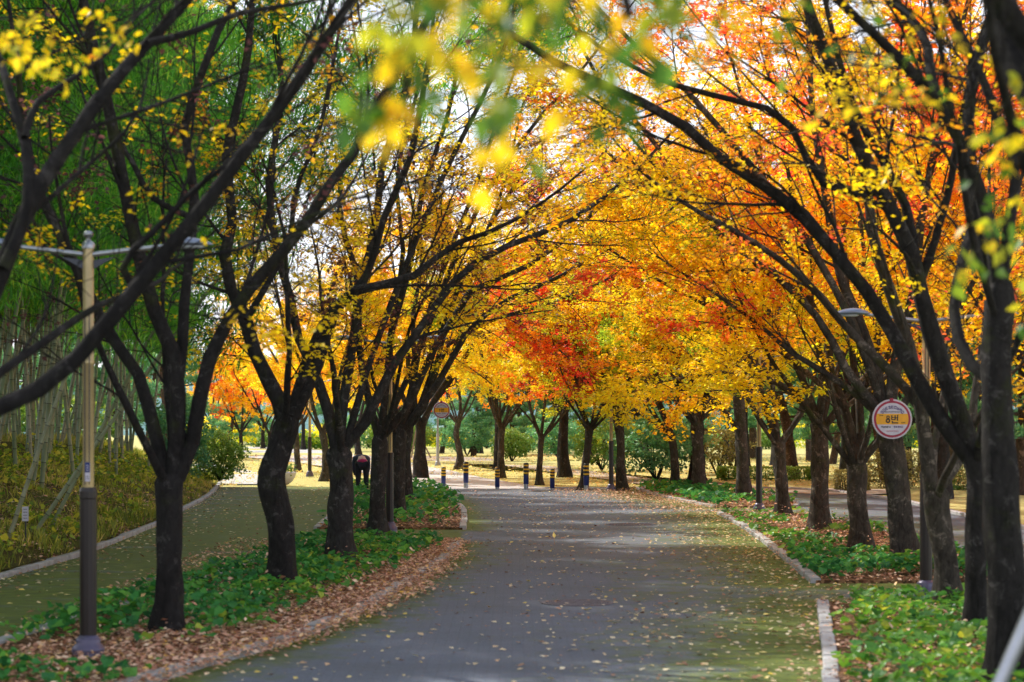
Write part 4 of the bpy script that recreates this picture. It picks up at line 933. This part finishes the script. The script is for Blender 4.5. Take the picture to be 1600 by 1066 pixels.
# ------------------------------------------------------------------ lamps, signs, bollards
M = dict(brown=plain('brown_paint', (.022, .015, .014), .34), gold=plain('cream_gold_pole', (.52, .40, .20), .3, .35), steel=plain('grey_steel', (.42, .44, .48), .3, .8),
         dark=plain('dark_metal', (.05, .055, .07), .35, .5), violet=plain('violet_base_paint', (.11, .10, .17), .3, .2), lens=plain('lamp_lens', (.5, .55, .6), .15),
         housing=plain('lamp_housing', (.25, .30, .40), .28, .6), blue=plain('blue_paint', (.008, .024, .16), .35), black=plain('black_band', (.012, .012, .014), .4),
         yellow=plain('yellow_reflective', (.85, .50, .02), .4), white=plain('white_enamel', (.60, .57, .66), .35), red=plain('red_enamel', (.36, .012, .05), .4),
         orange=plain('orange_enamel', (.85, .40, .008), .4), ink=plain('black_ink', (.015, .012, .015), .5), inkb=plain('violet_ink', (.10, .05, .20), .5), inkr=plain('pink_ink', (.55, .12, .2), .5),
         grey=plain('cabinet_grey', (.36, .37, .38), .5), iron=plain('cast_iron_violet', (.17, .155, .18), .6, .2, .3, 30), wood=plain('prop_wood', (.30, .22, .14), .8), greylamp=plain('grey_lamp_paint', (.33, .35, .38), .4, .3))
def lathe(prof, sides=24, rot=0., cx=0, cy=0):
    a = np.linspace(0, 2*np.pi, sides, endpoint=False)+rot; V = []
    for r, z in prof: V += [[cx+r*math.cos(t), cy+r*math.sin(t), z] for t in a]
    n = len(prof); F_ = [[k*sides+j, k*sides+(j+1) % sides, (k+1)*sides+(j+1) % sides, (k+1)*sides+j] for k in range(n-1) for j in range(sides)]
    return np.array(V), np.array(F_)
def mesh_obj(name, VF, mat, parent, smooth=True, bevel=0):
    me = np_mesh(name, VF[0], VF[1], mat, smooth=smooth); o = link(name, me, None, parent)
    if smooth: 
        try: me.shade_auto_smooth if False else None
        except Exception: pass
    return o
def boxm(cx, cy, cz, sx, sy, sz, b=.006):
    bm = bmesh.new(); bmesh.ops.create_cube(bm, size=1); bmesh.ops.scale(bm, vec=(sx, sy, sz), verts=bm.verts)
    if b > 0: bmesh.ops.bevel(bm, geom=bm.edges[:], offset=min(b, min(sx, sy, sz)*.3), segments=2, affect='EDGES')
    bmesh.ops.translate(bm, vec=(cx, cy, cz), verts=bm.verts)
    me = bpy.data.meshes.new('box'); bm.to_mesh(me); bm.free(); return me
def box_obj(name, c, s, mat, parent, b=.006):
    return link(name, boxm(*c, *s, b), mat, parent)
def tube_obj(name, pts, rad, mat, parent, n=14, sides=14):
    p, r = resample(pts, n, rad); return mesh_obj(name, tubes(p[None], r[None], sides), mat, parent)
def luminaire(root, sx, x0, zt, mats):
    # flat cobra head: a half-ellipsoid shell along x
    K, S = 12, 12; V = []
    for k in range(K):
        t = k/(K-1); w = .085*math.sin(math.pi*min(max(t, .0), 1)**.75)**.6+.012; h = .05*math.sin(math.pi*t**.8)**.7+.008
        for j in range(S):
            a = 2*math.pi*j/S; V.append([sx*(x0+t*.44), w*math.cos(a), zt+(h if math.sin(a) > 0 else h*.35)*math.sin(a)+.012*math.sin(math.pi*t)])
    Fq = [[k*S+j, k*S+(j+1) % S, (k+1)*S+(j+1) % S, (k+1)*S+j] for k in range(K-1) for j in range(S)]
    lh = mesh_obj('lamp_head', (np.array(V), np.array(Fq)), mats['housing'], root)
    V, Fq = lathe([(.001, -.012), (.045, -.012), (.06, 0), (.06, .01)], 16); V = V*[1.9, 1, 1]+[sx*(x0+.25), 0, zt-.018]
    mesh_obj('lens', (V, Fq), mats['lens'], lh)
def street_lamp(px, py, label, H=3.78, sticker=False, grey=False, rz=0., panel=False):
    X, D = G(px, py); root = empty('street_lamp', (X, D, .0), rz)
    Mb = M['greylamp'] if grey else M['brown']; Mg = M['greylamp'] if grey else M['gold']
    mesh_obj('base', lathe([(.001, .0), (.155, .0), (.155, .03), (.135, .06), (.145, .09), (.14, .12), (.105, .155), (.112, .18), (.10, .20), (.075, .225), (.001, .226)], 20), M['greylamp'] if grey else M['violet'], root)
    for a in range(4):
        t = a*math.pi/2+.6; mesh_obj('bolt', lathe([(.001, .055), (.014, .055), (.014, .03), (.014, .028)], 6, 0, .145*math.cos(t), .145*math.sin(t)), M['dark'], root)
    mesh_obj('lower_post', lathe([(.074, .2), (.074, 1.42), (.078, 1.43), (.078, 1.49), (.07, 1.52), (.045, 1.525)], 12, .2), Mb, root, smooth=False)
    mesh_obj('upper_post', lathe([(.050, 1.5), (.050, 2.60), (.054, 2.605), (.054, 2.635), (.048, 2.64), (.048, H-.14), (.04, H-.11)], 20), Mg, root)
    gr = M['dark']
    for sx in (-1, 1):
        box_obj('groove', (sx*.02, -.0495, 2.3), (.007, .008, 1.5), gr, root, .001)
    mesh_obj('finial', lathe([(.055, H-.16), (.06, H-.12), (.045, H-.10), (.022, H-.085), (.02, H-.07), (.04, H-.05), (.046, H-.03), (.038, H-.008), (.015, H), (.001, H)], 18), M['steel'], root)
    za = H-.24
    for sx in (-1, 1):
        arm = tube_obj('arm', [(sx*.03, 0, za+.03), (sx*.35, 0, za+.068), (sx*.72, 0, za+.11)], [.024, .022, .02], M['steel'], root)
        tube_obj('sleeve', [(sx*.5, 0, za+.085), (sx*.62, 0, za+.098), (sx*.74, 0, za+.112)], [.028, .029, .027], M['dark'], arm)
        V = np.array([[sx*.04, -.004, za-.02], [sx*.04, -.004, za-.10], [sx*.24, -.004, za+.01], [sx*.04, .004, za-.02], [sx*.04, .004, za-.10], [sx*.24, .004, za+.01]])
        mesh_obj('gusset', (V, np.array([[0, 1, 2, 2], [3, 5, 4, 4], [0, 3, 4, 1], [1, 4, 5, 2]])[2:]), M['dark'], arm, False)
        bmv = bmesh.new(); vs = [bmv.verts.new(tuple(v)) for v in V]; bmv.faces.new((vs[0], vs[1], vs[2])); bmv.faces.new((vs[3], vs[5], vs[4]))
        for a, b in ((0, 1), (1, 2), (2, 0)): bmv.faces.new((vs[a], vs[a+3], vs[b+3], vs[b]))
        bmv.to_mesh(arm.children[-1].data); bmv.free()
        luminaire(root, sx, .66, za+.115, M)
    if sticker:
        st = box_obj('number_sticker', (.005, -.0525, 1.66), (.045, .004, .17), M['white'], root, .001)
        box_obj('blue_field', (.005, -.056, 1.70), (.042, .003, .09), M['blue'], st, .0005)
        for q in range(3): box_obj('print', (.005, -.0585, 1.675+.02*q), (.024, .002, .006), M['white'], st, .0003)
        for q in range(2): box_obj('print', (.005, -.0552, 1.60+.018*q), (.026, .002, .005), M['ink'], st, .0003)
    if panel:
        box_obj('sign_panel', (-.20, -.04, CH+(659-608)/F*D), (.20, .012, .34), M['inkb'], root, .004)
        tube_obj('panel_bracket', [(0, 0, CH+(659-600)/F*D), (-.06, -.02, CH+(659-600)/F*D), (-.12, -.03, CH+(659-600)/F*D)], [.01, .01, .01], M['dark'], root, 4, 6)
    return tag(root, label, 'street lamp')
street_lamp(138, 1032, 'nearest street lamp, left foreground, two arms with a blue sticker on its post', sticker=True)
street_lamp(609, 834, 'two armed street lamp between the trees of the left bed')
street_lamp(1447, 936, 'street lamp half hidden by the mossy collared tree on the right', H=3.5, sticker=True)
street_lamp(1186, 801, 'street lamp with a violet panel between two right trees', panel=True)
street_lamp(484, 745, 'small distant street lamp on the sunny verge at left')
street_lamp(684, 728, 'pale grey lamp post on the lawn left of the curved tree', grey=True)
street_lamp(955, 768, 'dark thin lamp post beside the grey cabinet', H=3.9)

def bollard(px, py, H, label):
    X, D = G(px, py); root = empty('bollard', (X, D, .0)); b = .18 if H > .75 else .07; r = .082 if H > .75 else .074
    mesh_obj('steel_foot', lathe([(r*.86, -.02), (r*.86, b+.02)], 20), M['steel'], root)
    mesh_obj('post', lathe([(r*.86, b), (r, b+.012), (r, H*.55)], 20), M['blue'], root)
    mesh_obj('cap', lathe([(r, H*.55), (r, H-.03), (r*.92, H-.01), (r*.6, H), (.001, H)], 20), M['black'], root)
    for z in (H*.62, H*.76, H*.90):
        mesh_obj('reflective_band', lathe([(r+.0005, z-.022), (r+.004, z-.02), (r+.004, z+.02), (r+.0005, z+.022)], 20), M['yellow'], root)
    return tag(root, label, 'bollard')
for k, (px, py, H) in enumerate([(693, 762.5, .66), (728, 763.5, .84), (777, 765, .66), (822, 766, .84), (863, 766.5, .66), (916, 768, .84)]):
    bollard(px, py, H, ['short blue bollard nearest the left bed', 'tall blue bollard on a steel foot, second from the left bed', 'short blue bollard before the tree with the tight yellow crown',
                        'tall blue bollard between the two middle short ones', 'short blue bollard right of the candelabra tree', 'tall blue bollard in front of the red leaved tree'][k])

def glyph_row(parent, cx, z, n, w, h, mat, y, arc=None, seed=0):
    r2 = random.Random(seed)
    for q in range(n):
        u = (q-(n-1)/2)*w*1.25
        bm = bmesh.new()
        segs = [((0, .5), (1, .08)), ((-.45, 0), (.12, .9)), ((0, -.5), (.9, .12)), ((.4, 0), (.14, 1.0)), ((0, .05), (.7, .12))]; r2.shuffle(segs)
        for (sx, sz), (lx, lz) in segs[:4]:
            mt = Matrix.Translation((sx*w*.9, 0, sz*h*.9)) @ Matrix.Diagonal((max(lx, .22)*w*.95, .002, max(lz, .24)*h*.95, 1)); bmesh.ops.create_cube(bm, size=1, matrix=mt)
        if arc: a = u/arc; m4 = Matrix.Translation((cx+arc*math.sin(a), y, z+arc*(math.cos(a)-1))) @ Matrix.Rotation(a, 4, 'Y')
        else: m4 = Matrix.Translation((cx+u, y, z))
        bmesh.ops.transform(bm, matrix=m4, verts=bm.verts); me = bpy.data.meshes.new('lettering'); bm.to_mesh(me); bm.free(); link('lettering', me, mat, parent)
def bars(parent, name, rects, mat, y):
    bm = bmesh.new()
    for x0, x1, z0, z1 in rects: bmesh.ops.create_cube(bm, size=1, matrix=Matrix.Translation(((x0+x1)/2, y, (z0+z1)/2)) @ Matrix.Diagonal((x1-x0, .0022, z1-z0, 1)))
    me = bpy.data.meshes.new(name); bm.to_mesh(me); bm.free(); return link(name, me, mat, parent)
def ring_text(parent, name, cx, cz, r0, r1, mat, y, sx=1.):
    S = 32; V = []
    for yy in (y-.0012, y+.0012):
        for r in (r0, r1): V += [[cx+r*sx*math.cos(2*math.pi*j/S), yy, cz+r*math.sin(2*math.pi*j/S)] for j in range(S)]
    Fq = [[a*S+j, a*S+(j+1) % S, b*S+(j+1) % S, b*S+j] for a, b in ((0, 1), (1, 3), (3, 2), (2, 0)) for j in range(S)]
    return mesh_obj(name, (np.array(V), np.array(Fq)), mat, parent, False)
def round_sign(px, py, D, R, digit, label, wire):
    c = P3(px, py, D); root = empty('round_sign', tuple(c))
    def disc(name, r, y, t, mat, par):
        V, Fq = lathe([(.0005, 0), (r*.985, 0), (r, t*.3), (r, t*.7), (r*.985, t), (.0005, t)], 48); V = V[:, [0, 2, 1]]*[1, -1, 1]; V[:, 1] += y; return mesh_obj(name, (V, Fq[:, ::-1]), mat, par, False)
    disc('backing', R, .03, .03, M['white'], root)
    disc('red_ring', R*.92, -.001, .003, M['red'], root)
    disc('face', R*.81, -.005, .003, M['white'], root)
    # orange band clipped to the face circle
    rr = R*.81; z0, z1 = -R*.27, R*.27; n = 12; top = [(math.sqrt(rr*rr-z*z), z) for z in np.linspace(z0, z1, n)]
    bm = bmesh.new(); vs = [bm.verts.new((x, -.0105, z)) for x, z in top]+[bm.verts.new((-x, -.0105, z)) for x, z in reversed(top)]; bm.faces.new(vs)
    me = bpy.data.meshes.new('orange_band'); bm.to_mesh(me); bm.free(); link('orange_band', me, M['orange'], root)
    y = -.0125; s = R/.285
    if digit == 8:
        ring_text(root, 'digit', -.062*s, .026*s, .012*s, .026*s, M['ink'], y, .95); ring_text(root, 'digit', -.062*s, -.024*s, .013*s, .034*s, M['ink'], y, .95)
    else: bars(root, 'digit', [(-.068*s, -.050*s, -.05*s, .05*s), (-.08*s, -.066*s, .02*s, .036*s)], M['ink'], y)
    g = lambda L: [tuple(v*s for v in q) for q in L]
    bars(root, 'lettering', g([(-.016, 0, -.014, .056), (.032, .048, -.014, .056), (0, .032, .018, .030), (0, .032, -.014, -.001),
                               (.066, .083, -.022, .060), (.048, .066, .012, .026), (-.008, .008, -.062, -.026), (.008, .083, -.062, -.046)]), M['ink'], y)
    glyph_row(root, 0, R*.60, 9, .034*s, .038*s, M['inkb'], -.011, arc=R*.64, seed=3)
    glyph_row(root, 0, R*.36, 13, .014*s, .013*s, M['ink'], -.011, seed=4)
    glyph_row(root, -R*.55, R*.18, 4, .012*s, .012*s, M['ink'], y, seed=5); glyph_row(root, R*.55, -R*.18, 4, .012*s, .012*s, M['ink'], y, seed=6)
    glyph_row(root, -.09*s, -R*.39, 5, .022*s, .024*s, M['ink'], -.011, seed=7); glyph_row(root, .085*s, -R*.39, 5, .022*s, .024*s, M['inkb'], -.011, seed=8)
    glyph_row(root, 0, -R*.60, 12, .012*s, .012*s, M['inkr'], -.011, seed=9)
    box_obj('clip', (-.01, -.005, R-.01), (.05, .04, .05), M['red'], root)
    if wire: tube_obj('hanging_wire', [(0, .0, R), (.01, .02, R+wire*.5), (.02, .1, R+wire)], [.004, .004, .004], M['dark'], root, 6, 6)
    return tag(root, label, 'sign')
round_sign(1394, 655, 28.9, .29, 8, 'round white sign with red rim reading 8번 on an orange band', .12)
round_sign(690, 641, 58.5, .25, 1, 'small distant round sign with an orange band half behind a left branch', .5)

# cabinet, manholes, props, planter, path sign, rail
X, D = G(966, 734); cab = empty('utility_cabinet', (X, D, 0))
box_obj('plinth', (0, 0, .06), (.36, .3, .14), M['dark'], cab); box_obj('body', (0, 0, .78), (.46, .32, 1.3), M['grey'], cab, .015)
dr = box_obj('door', (0, -.168, .78), (.40, .014, 1.2), M['grey'], cab, .004); box_obj('handle', (.15, -.182, .8), (.02, .016, .12), M['dark'], dr)
tag(cab, 'tall grey utility cabinet beside the thin dark lamp post', 'cabinet')
for (px, py, w, lab) in [(902, 943, .42, 'violet grey round cover set in the near road among scattered leaves'), (985, 820, .5, 'thin grey round cover further up the road')]:
    X, D = G(px, py); r = empty('manhole_cover', (X, D, .0))
    mesh_obj('rim', lathe([(w, .0), (w, .014), (w*.93, .014), (w*.93, .009), (.001, .009)], 40), M['iron'], r, False)
    bm = bmesh.new()
    for q in range(-6, 7):
        L = math.sqrt(max((w*.88)**2-(q*w*.13)**2, 0)); bmesh.ops.create_cube(bm, size=1, matrix=Matrix.Translation((0, q*w*.13, .011)) @ Matrix.Diagonal((2*L, .02, .006, 1)))
    me = bpy.data.meshes.new('tread'); bm.to_mesh(me); bm.free(); link('tread', me, M['iron'], r); tag(r, lab, 'manhole cover')
X, D = G(652, 716); r = empty('tree_support', (X, D, 0))
for pts in ([(-.35, 0, -.02), (-.2, 0, .9), (-.05, .1, 1.7)], [(.8, -.1, -.02), (.4, 0, .8), (0, .1, 1.65)], [(.25, .5, -.02), (.15, .3, .8), (0, .1, 1.6)]): tube_obj('prop', pts, [.045, .042, .04], M['wood'], r, 6, 8)
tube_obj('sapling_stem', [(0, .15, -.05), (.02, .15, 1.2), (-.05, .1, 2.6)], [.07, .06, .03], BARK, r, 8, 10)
tag(r, 'wooden prop poles leaning together around a thin sapling', 'tree support')
X, D = gx(441, 66), 66.0; r = empty('planter_bowl', (X, D, 0))
mesh_obj('bowl', lathe([(.001, 0), (.16, .0), (.2, .02), (.34, .12), (.43, .26), (.47, .40), (.48, .42), (.45, .43), (.43, .40), (.001, .36)], 28), M['white'], r)
pos = np.random.default_rng(9).normal(0, 1, (420, 3))*[.16, .16, .09]+[0.05, 0, .52]; n = len(pos); q = np.random.default_rng(10)
V, Fq, rnd = scatter_leaves(pos, q.uniform(0, 6.28, n), q.normal(.3, .5, n), q.normal(0, .5, n), q.uniform(.06, .12, n), DIAMOND, q.uniform(0, .6, n), q.uniform(0, 1, n))
link('plant', np_mesh('planter_plant', V, Fq, LM['hedge'], rnd, False), None, r); tag(r, 'white bowl planter with a small plant behind the kneed trunk', 'planter')
D = 30.; X = gx(40, D); r = empty('path_sign', (X, D, float(bank_z(np.array(X), np.array(D)))))
zc = CH-(803-659)/F*D-float(bank_z(np.array(X), np.array(D)))
tube_obj('post', [(0, 0, -.1), (0, 0, zc*.5), (0, 0, zc)], [.012, .012, .012], M['dark'], r, 5, 8); bd = box_obj('board', (0, -.02, zc), (.10, .01, .22), M['white'], r)
for k in range(4): box_obj('print', (0, -.027, zc+.07-.045*k), (.06, .003, .008), M['ink'], bd, .0005)
tag(r, 'tiny white sign on a thin dark stake in the bank grass', 'sign')
r = empty('leaning_rail', (gx(1385, 8), 8, 0)); e = P3(1690, 775, 8.1)
tube_obj('tube', [(0, 0, -.02), ((e[0]-gx(1385, 8))*.5, .05, e[2]*.5), (e[0]-gx(1385, 8), .1, e[2])], [.030, .030, .030], M['steel'], r, 12, 16)
mesh_obj('foot_plate', lathe([(.001, .012), (.09, .012), (.09, .0)], 16), M['steel'], r, False)
tag(r, 'shiny steel tube leaning in the lower right corner', 'rail')
X, D = G(866, 852); r = empty('falling_leaf', (X, D, .12))
V, Fq, rnd = scatter_leaves(np.array([[0, 0, 0.]]), np.array([.3]), np.array([1.35]), np.array([.3]), np.array([.11]), DIAMOND, np.array([1.]), np.array([1.]))
link('blade', np_mesh('leaf_blade', V, Fq, LM['gold_litter'], rnd, False), None, r); tube_obj('stalk', [(0, 0, 0), (0, 0, -.06), (.01, 0, -.12)], [.002, .002, .0015], M['orange'], r, 4, 5)
tag(r, 'single yellow leaf upright in the middle of the road', 'leaf')

# ------------------------------------------------------------------ person bending in the far left bed
def skin(name, verts, edges, radii, mat, parent, root=0, sub=1):
    me = bpy.data.meshes.new(name); me.from_pydata(verts, edges, []); me.update(); o = link(name, me, mat, parent)
    md = o.modifiers.new('Skin', 'SKIN')
    me.skin_vertices[0].data  # layer made by the modifier
    for i_, r_2 in enumerate(radii):
        me.skin_vertices[0].data[i_].radius = (r_2, r_2) if not isinstance(r_2, tuple) else r_2
        me.skin_vertices[0].data[i_].use_root = (i_ == root)
    md.use_smooth_shade = True; s = o.modifiers.new('Sub', 'SUBSURF'); s.levels = sub; s.render_levels = sub
    return o
Dp = 57.5; pr = empty('person', (gx(566, Dp), Dp, .05), .15)
skinm = plain('skin', (.55, .33, .24), .5); maroon = plain('maroon_jacket', (.40, .02, .11), .8, 0, .25, 30); navy = plain('navy_trousers', (.012, .013, .022), .85, 0, .2, 30)
charcoal = plain('charcoal_top', (.035, .045, .085), .85, 0, .2, 30); hair = plain('black_hair', (.012, .01, .01), .5)
bv = [(0, 0, .84), (.10, -.01, .80), (.11, .0, .46), (.12, -.03, .09), (.13, .12, .03), (-.10, -.01, .80), (-.11, .0, .46), (-.12, -.03, .09), (-.13, .12, .03),
      (0, .10, .93), (0, .24, 1.0), (0, .40, 1.0), (0, .48, .96), (0, .57, .90), (0, .64, .85), (.17, .40, .98), (.21, .46, .68), (.14, .54, .46), (.12, .58, .40), (-.17, .40, .98), (-.21, .46, .68), (-.14, .54, .46), (-.12, .58, .40)]
be = [(0, 1), (1, 2), (2, 3), (3, 4), (0, 5), (5, 6), (6, 7), (7, 8), (0, 9), (9, 10), (10, 11), (11, 12), (12, 13), (13, 14), (11, 15), (15, 16), (16, 17), (17, 18), (11, 19), (19, 20), (20, 21), (21, 22)]
brd = [.13, .10, .065, .045, .035, .10, .065, .045, .035, .13, .13, .12, .055, .095, .07, .06, .045, .032, .02, .06, .045, .032, .02]
skin('body', bv, be, brd, skinm, pr, 0)
skin('trousers', [(0, 0, .84), (.105, -.01, .79), (.113, 0, .46), (.12, -.03, .10), (-.105, -.01, .79), (-.113, 0, .46), (-.12, -.03, .10)], [(0, 1), (1, 2), (2, 3), (0, 4), (4, 5), (5, 6)], [.15, .12, .085, .065, .12, .085, .065], navy, pr, 0)
skin('jacket', [(0, -.03, .80), (0, .0, .87), (0, .05, .92)], [(0, 1), (1, 2)], [.175, .18, .165], maroon, pr, 0)
skin('shirt', [(0, .10, .97), (0, .30, 1.04), (0, .43, 1.0), (.19, .40, .98), (.22, .46, .68), (.15, .54, .48), (-.19, .40, .98), (-.22, .46, .68), (-.15, .54, .48)], [(0, 1), (1, 2), (1, 3), (3, 4), (4, 5), (1, 6), (6, 7), (7, 8)], [.165, .16, .1, .085, .06, .045, .085, .06, .045], charcoal, pr, 1)
skin('hair', [(0, .56, .95), (0, .62, .90), (0, .66, .87)], [(0, 1), (1, 2)], [.09, .105, .08], hair, pr, 0)
for sx in (-1, 1):
    skin('shoe', [(sx*.12, -.05, .04), (sx*.125, .04, .035), (sx*.13, .15, .025)], [(0, 1), (1, 2)], [.045, .045, .035], charcoal, pr, 0)
    for q, (dx, L) in enumerate([(-.03, .07), (-.01, .085), (.01, .08), (.03, .065)]):
        skin('finger', [(sx*.12+dx, .58, .39), (sx*.12+dx, .60, .36), (sx*.12+dx*1.1, .60, .39-L)], [(0, 1), (1, 2)], [.010, .009, .007], skinm, pr, 0)
    skin('thumb', [(sx*.12-sx*.03, .57, .41), (sx*.12-sx*.055, .58, .39), (sx*.12-sx*.06, .59, .36)], [(0, 1), (1, 2)], [.011, .010, .008], skinm, pr, 0)
tag(pr, 'person in maroon jacket and dark trousers bending over in the far left bed', 'person')

# ------------------------------------------------------------------ foreground leaf sprays hanging from the near tree's bough
def spray(px0, py0, px1, py1, D, mat, seed, n, label, size=.07):
    r_ = np.random.default_rng(seed); a = P3(px0, py0, D); b = P3(px1, py1, D+r_.normal(0, .15)); root = empty('leafy_twig', tuple(a))
    q, rad = resample([a-a, (b-a)*.5+[r_.normal(0, .02), 0, .03], b-a], 12, [.006, .004, .002])
    c, d, L, r0 = children(q[None], rad[None], 7, .15, 1, .8, (.10, .24), r_, .7); tw = grow(c, d, L, 4, -.08, .12, r_)
    V, Fq = merge([tubes(q[None], rad[None], 6), tubes(tw, np.full((7, 4), .0018), 3)]); link('stem', np_mesh('twig_stem', V, Fq, BARK), None, root)
    M_ = n//7; t = r_.uniform(.2, 1, (7, M_))*3; i_ = np.clip(t.astype(int), 0, 2); f = (t-i_)[..., None]; rows = np.arange(7)[:, None]
    pos = (tw[rows, i_]*(1-f)+tw[rows, i_+1]*f).reshape(-1, 3)+r_.normal(0, .012, (7*M_, 3)); N = len(pos)
    V, Fq, rnd = scatter_leaves(pos, r_.uniform(0, 6.28, N), r_.normal(-.8, .4, N), r_.normal(0, .5, N), size*r_.uniform(.7, 1.2, N), DIAMOND, np.clip(np.repeat(r_.uniform(0, 1, 7), M_)+r_.normal(0, .08, N), 0, 1), r_.uniform(0, 1, N))
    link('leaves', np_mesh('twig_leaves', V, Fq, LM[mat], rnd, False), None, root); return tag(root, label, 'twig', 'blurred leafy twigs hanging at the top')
r_ = np.random.default_rng(41)
SP = [(740, -150, 700, 20), (800, -150, 760, 70), (850, -150, 800, 110), (830, -120, 770, 200), (700, -120, 650, 50), (740, -60, 640, 140), (900, -150, 870, 40), (960, -150, 980, 110), (1010, -150, 1040, 80), (860, 20, 780, 230), (680, 40, 600, 160), (930, 40, 950, 180)]
for k, s_ in enumerate(SP): spray(*s_, 3.6+.2*(k % 4), 'near', 700+k, 30, 'blurred green and yellow leafy twig hanging into the top of the view', .060)
SP3 = [(1150, -60, 1120, 70), (1230, -60, 1260, 90), (1390, -60, 1360, 80), (1060, -60, 1000, 60)]
for k, s_ in enumerate(SP3): spray(*s_, 6.0+.2*(k % 3), 'near', 730+k, 20, 'softly blurred yellow green twig over the right half of the top edge', .062)
for o in list(C.objects):
    if o.get('label') == 'softly blurred yellow green twig over the right half of the top edge': o['group'] = 'yellow green twigs along the right top edge'
SP4 = [(-40, 40, 60, 95), (20, 60, 150, 85), (110, 40, 205, 60), (-30, 90, 90, 120), (60, 20, 30, 60)]
for k, s_ in enumerate(SP4): spray(*s_, 9.5+.3*(k % 3), 'yellow', 745+k, 30, 'bright yellow leafy twig at the top left corner', .06)
for o in list(C.objects):
    if o.get('label') == 'bright yellow leafy twig at the top left corner': o['group'] = 'yellow twigs at the top left corner'
SP2 = [(1640, 150, 1560, 330), (1640, 260, 1530, 400), (1650, 330, 1580, 480), (1620, 60, 1540, 220), (1640, 20, 1590, 200), (1600, 300, 1490, 430)]
for k, s_ in enumerate(SP2): spray(*s_, 7.2+.3*(k % 3), 'near', 760+k, 26, 'soft green leafy twig at the right picture edge', .07); 
for o in list(C.objects):
    if o.get('label') == 'soft green leafy twig at the right picture edge': o['group'] = 'soft green twigs at the right edge'
# bough that carries them, above the frame, and its broken stub
rb = empty('hanging_bough', (2.5, 7.8, 3.9))
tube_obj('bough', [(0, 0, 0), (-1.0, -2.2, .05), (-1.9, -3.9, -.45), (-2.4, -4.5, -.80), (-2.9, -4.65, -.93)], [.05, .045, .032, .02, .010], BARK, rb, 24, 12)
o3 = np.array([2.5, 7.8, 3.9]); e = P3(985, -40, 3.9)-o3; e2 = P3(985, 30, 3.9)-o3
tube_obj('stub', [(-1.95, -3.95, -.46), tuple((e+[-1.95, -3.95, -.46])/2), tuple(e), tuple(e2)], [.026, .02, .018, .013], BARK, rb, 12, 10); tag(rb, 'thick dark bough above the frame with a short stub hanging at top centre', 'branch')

# ------------------------------------------------------------------ camera, light, world
cam = bpy.data.cameras.new('camera'); co = bpy.data.objects.new('camera', cam); C.objects.link(co)
co.location = (0, 0, CH); co.rotation_euler = (math.pi/2, 0, 0); cam.sensor_width = 36; cam.lens = 70; cam.shift_y = (HZ-533)/1600
cam.clip_end = 4000; cam.dof.use_dof = True; cam.dof.focus_distance = 48; cam.dof.aperture_fstop = 2.3
SC.camera = co
S = np.array([-.53, .48, .70]); S = S/np.linalg.norm(S)
el = math.asin(S[2]); az = math.atan2(S[0], S[1])
sun = bpy.data.lights.new('sun', 'SUN'); sun.energy = 5.0; sun.angle = math.radians(.5); sun.color = (1, .95, .84)
so = bpy.data.objects.new('sun', sun); C.objects.link(so); so.rotation_euler = Vector(S).to_track_quat('Z', 'Y').to_euler(); so.location = (-30, 20, 40)
W = bpy.data.worlds.new('World'); SC.world = W; W.use_nodes = True; nt = W.node_tree
sky = nt.nodes.new('ShaderNodeTexSky'); sky.sky_type = 'NISHITA'; sky.sun_disc = False; sky.sun_elevation = el; sky.sun_rotation = az; sky.dust_density = 2.0; sky.air_density = 1.0
bgn = nt.nodes['Background']; tc = nt.nodes.new('ShaderNodeTexCoord'); sx_ = nt.nodes.new('ShaderNodeSeparateXYZ'); nt.links.new(tc.outputs['Generated'], sx_.inputs[0])
cl = noise(nt, 3.0, 6, .6, tc.outputs['Generated'])
hz = ramp(nt, sx_.outputs[2], [(0, (.92, .92, .92)), (.3, (.75, .75, .75)), (.6, (.25, .25, .25))])
hz = math_n(nt, 'MULTIPLY', hz, ramp(nt, cl, [(.35, (.6, .6, .6)), (.6, (1, 1, 1))]))
nt.links.new(mixc(nt, hz, sky.outputs[0], (11.5, 11.6, 12.6)), bgn.inputs[0]); bgn.inputs[1].default_value = .15
SC.view_settings.view_transform = 'Standard'; SC.view_settings.look = 'None'; SC.view_settings.exposure = 0; SC.view_settings.gamma = 1
cy = SC.cycles; cy.max_bounces = 5; cy.diffuse_bounces = 4; cy.glossy_bounces = 1; cy.transmission_bounces = 2; cy.transparent_max_bounces = 4
cy.adaptive_threshold = .02; cy.use_denoising = True; cy.caustics_reflective = False; cy.caustics_refractive = False; cy.sample_clamp_indirect = 6
try: cy.denoiser = 'OPENIMAGEDENOISE'
except Exception: pass
